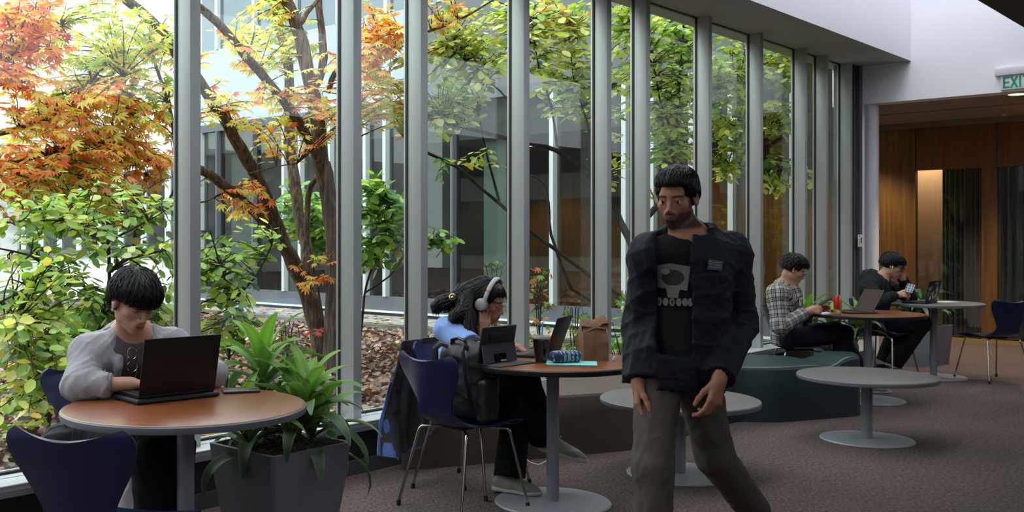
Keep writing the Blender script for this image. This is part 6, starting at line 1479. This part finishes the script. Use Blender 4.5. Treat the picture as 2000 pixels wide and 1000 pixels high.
s = Sdf(); s.box(T(.02, .10, .300), (.11, .05, .055), R=RB, rad=.04); s.warp(folds(.008, 20, 94)); bake(s, .006, 'top_pouch', M['pack2'], bp_)
b = MB(); b.tube([Vector(T(-.05, -.05, .37)), Vector(T(-.045, -.055, .405)), Vector(T(0, -.058, .416)), Vector(T(.045, -.055, .405)), Vector(T(.05, -.05, .37))], .008, 8, flat=1.6)
adopt(bp_, [b.build('carry_loop', M['pack2'])])
for sx in (-1, 1):
    b = MB(); b.tube([Vector(T(sx*.07, -.06, .37)), Vector(T(sx*.085, -.10, .385)), Vector(T(sx*.10, -.125, .36)), Vector(T(sx*.11, -.115, .22)), Vector(T(sx*.12, -.08, .06))], .017, 10, flat=.4, up=(1, 0, 0)); adopt(bp_, [b.build('shoulder_strap', M['pack2'])])
b = MB(); b.tube([Vector(T(.155*math.sin(a)*.98, .055, .19+.225*math.cos(a))) for a in np.linspace(-1.9, 1.9, 30)], .0035, 6); adopt(bp_, [b.build('zip', mat('zip_black', (60, 60, 64), .3, .6))])
b = MB(); b.tube([Vector(T(.12, .06, .30)), Vector(T(.125, .075, .26)), Vector(T(.13, .08, .23))], .003, 6); b.box(T(.12, .062, .305), (.012, .006, .018)); adopt(bp_, [b.build('zip_pull', M['chrome'])])
# jacket hanging over the back of the woman's chair: grey outside, blue lining
cb = np.array((.374-.235, 5.70+.17, 0)); lt_ = np.array((.588, .809, 0)); bk = np.array((-.809, .588, 0))
jk = empty('hanging_jacket', (cb[0], cb[1], .2), 0, 'grey jacket with blue lining hanging from the chair of the woman in blue', 'jacket')
rows = []
for i in range(26):
    t = i/25; row = []
    for j in range(30):
        x = -1+2*j/29; z = .80-.60*t-.05*math.sin((x+1)*1.9+.6)*t; wv = .020*math.sin(x*7+t*3)+.014*math.sin(x*13-t*5); sp = .20+.06*t
        row.append(Vector(cb+lt_*(x*sp-.035*t)+bk*(.035+.05*math.sin(t*2.2)+wv*(.3+t))+np.array((0, 0, z))))
    rows.append(row)
o1 = MB().shell(rows, .006).build('outer_cloth', mat('grey_shell', (66, 66, 70), .55, bump=.3, bscale=40), smooth=60)
o2 = MB(); o2.shell([[p+Vector(bk*.012)-Vector(lt_*(.012+.004*math.sin(i*.9))) for p in r[0:7]] for i, r in enumerate(rows[9:])], .005)
o2.shell([[p+Vector(bk*.010)-Vector((0, 0, .02)) for p in r[6:28]] for r in rows[22:]], .005)
o2 = o2.build('lining', mat('blue_lining', (96, 128, 196), .6, bump=.3, bscale=60), smooth=60)
sv = Sdf(); q0 = cb+bk*.09-lt_*.17
sv.cap(q0+np.array((0, 0, .62)), q0+np.array((.0, 0, .22))+bk*.03-lt_*.035, .045, .045, fwd=bk, ratio=1.5); sv.warp(folds(.010, 24, 95)); o3 = bake(sv, .007, 'sleeve', mat('grey_shell_sleeve', (58, 58, 62), .5), jk)
adopt(jk, [o1, o2])
s = Sdf(); q0 = cb+lt_*.24+np.array((.18, -.16, 0)); 
b = MB(); b.tube([P(1022, 890, 6.0), P(1035, 903, 5.98), P(1052, 908, 5.96), P(1068, 900, 5.98), P(1074, 885, 6.02)], .0035, 6); o = b.build('white_cable', M['whiteplastic']); tag(o, 'thin white cable drooping in front of the brown bench near the table pole', 'cable')

# ---------------------------------------------------------------- the far tables
cn_ = P(1636, 611, 8.50); c = empty('drink_can', (cn_.x, 8.50, .745), 0, 'tall red and gold drink can on the brown table', 'can')
mb = MB(); mb.lathe([(.024, 0), (.030, .006), (.031, .012), (.031, .148), (.026, .157), (.027, .160), (.024, .159), (0, .157)], n=32)
m = mat('can_print', (196, 176, 96), .3, .5); nt = m.node_tree; b0 = nt.nodes['Principled BSDF']; tc = nt.nodes.new('ShaderNodeTexCoord'); sx = nt.nodes.new('ShaderNodeSeparateXYZ'); nt.links.new(tc.outputs['Object'], sx.inputs[0])
g1 = nt.nodes.new('ShaderNodeMath'); g1.operation = 'LESS_THAN'; g1.inputs[1].default_value = .004; nt.links.new(sx.outputs['X'], g1.inputs[0])
g2 = nt.nodes.new('ShaderNodeMath'); g2.operation = 'GREATER_THAN'; g2.inputs[1].default_value = .045; nt.links.new(sx.outputs['Z'], g2.inputs[0])
g3 = nt.nodes.new('ShaderNodeMath'); g3.operation = 'MULTIPLY'; nt.links.new(g1.outputs[0], g3.inputs[0]); nt.links.new(g2.outputs[0], g3.inputs[1])
mx = nt.nodes.new('ShaderNodeMix'); mx.data_type = 'RGBA'; mx.inputs['A'].default_value = (*lin((176, 164, 92)), 1); mx.inputs['B'].default_value = (*lin((190, 30, 34)), 1); nt.links.new(g3.outputs[0], mx.inputs['Factor']); nt.links.new(mx.outputs['Result'], b0.inputs['Base Color'])
mb.build('can_body', m, c); MB().lathe([(.024, .1575), (.0, .1575)], n=24).build('can_top', M['chrome'], c)
b = MB(); b.box((-.006, -.031, .025), (.022, .002, .022)); [b.box((-.014+.004*k, -.0322, .025), (.0018, .001, .018)) for k in range(5)]; b.build('price_label', mat('label_pale', (196, 200, 150), .6), c)
q = P(1613, 608, 8.46); o = MB().box((q.x, 8.46, .757), (.062, .045, .022), Matrix.Rotation(.2, 3, 'Z'), .010, 4).build('earbud_case', M['whiteplastic']); tag(o, 'small white earbud case left of the red can', 'earbud case')
laptop('laptop', (3.93, 8.74), math.atan2(-.10, -.99), 'brownish laptop half open facing the man in plaid on the far brown table', w=.30, d=.215, lean=.50, lidh=.21, shell=mat('bronze_shell', (74, 56, 50), .35, .5), deck=M['laptop_grey'], screen=mat('brown_screen', (58, 38, 32), .5, spec=.2))
q = P(1692, 608, 8.62); o = MB().box((q.x+.04, 8.62, .752), (.10, .035, .012), .2, .004).build('black_adapter', M['keys']); tag(o, 'small black adapter behind the bronze laptop', 'adapter')
lp4 = laptop('laptop', (5.16, 10.0), math.atan2(.72, -.69), 'laptop covered with stickers on the tall grey table', w=.32, d=.22, lean=.18, lidh=.215, shell=mat('dark_blue_shell', (30, 31, 38), .4, .3))
lid = [c for c in lp4.children if c.name.startswith('lid')][0]
R = Matrix.Rotation(-.18, 3, 'Y'); sk = MB(); cols = [(168, 164, 158), (150, 70, 58), (120, 122, 120), (196, 190, 180), (60, 74, 90)]
for k in range(30):
    y, z = SR.uniform(-.145, .145), SR.uniform(.025, .165); sk.m = SR.choice([0, 0, 0, 1, 2, 2, 3, 4]); w_, h_ = SR.uniform(.02, .05), SR.uniform(.016, .04)
    sk.box(R @ Vector((-.0042-.0002*k/3, y, z))+Vector((0, 0, .012)), (.0006, w_, h_), R @ Matrix.Rotation(SR.uniform(-.6, .6), 3, 'X'))
sk.m = 3
for y in (-.06, -.045, -.03, -.015, .0): sk.box(R @ Vector((-.0072, y, .190))+Vector((0, 0, .012)), (.0006, .008, .010), R)
sk.build('stickers', [mat('sticker_%s' % n, c, .5) for n, c in zip(('grey', 'rust', 'ash', 'cream', 'slate'), cols)], lid)
q = P(1812, 588, 10.2)
laptop_badge = P(1838, 552, 10.2); b = MB(); b.lathe([(0, .003), (.022, .003), (.024, 0)], (0, 0, 0), 20, Matrix.Rotation(math.pi/2, 3, 'X')); b.lathe([(0, .004), (.012, .004)], (0, 0, 0), 16, Matrix.Rotation(math.pi/2, 3, 'X'))
o = MB().box((5.42, 10.22, .7465), (.21, .15, .002), .3).build('paper_sheet', mat('paper', (214, 214, 214), .8)); tag(o, 'white sheet of paper beside the sticker covered laptop', 'paper')
q = P(1705, 578, 9.98); o = MB().box(q, (.10, .012, .03), Matrix.Rotation(.3, 3, 'Y'), .002).build('cloth_label', mat('woven_label', (190, 194, 200), .7))
o.parent = None; tag(o, 'pale folded strap end lying on top of the navy chair of the man in black', 'strap')
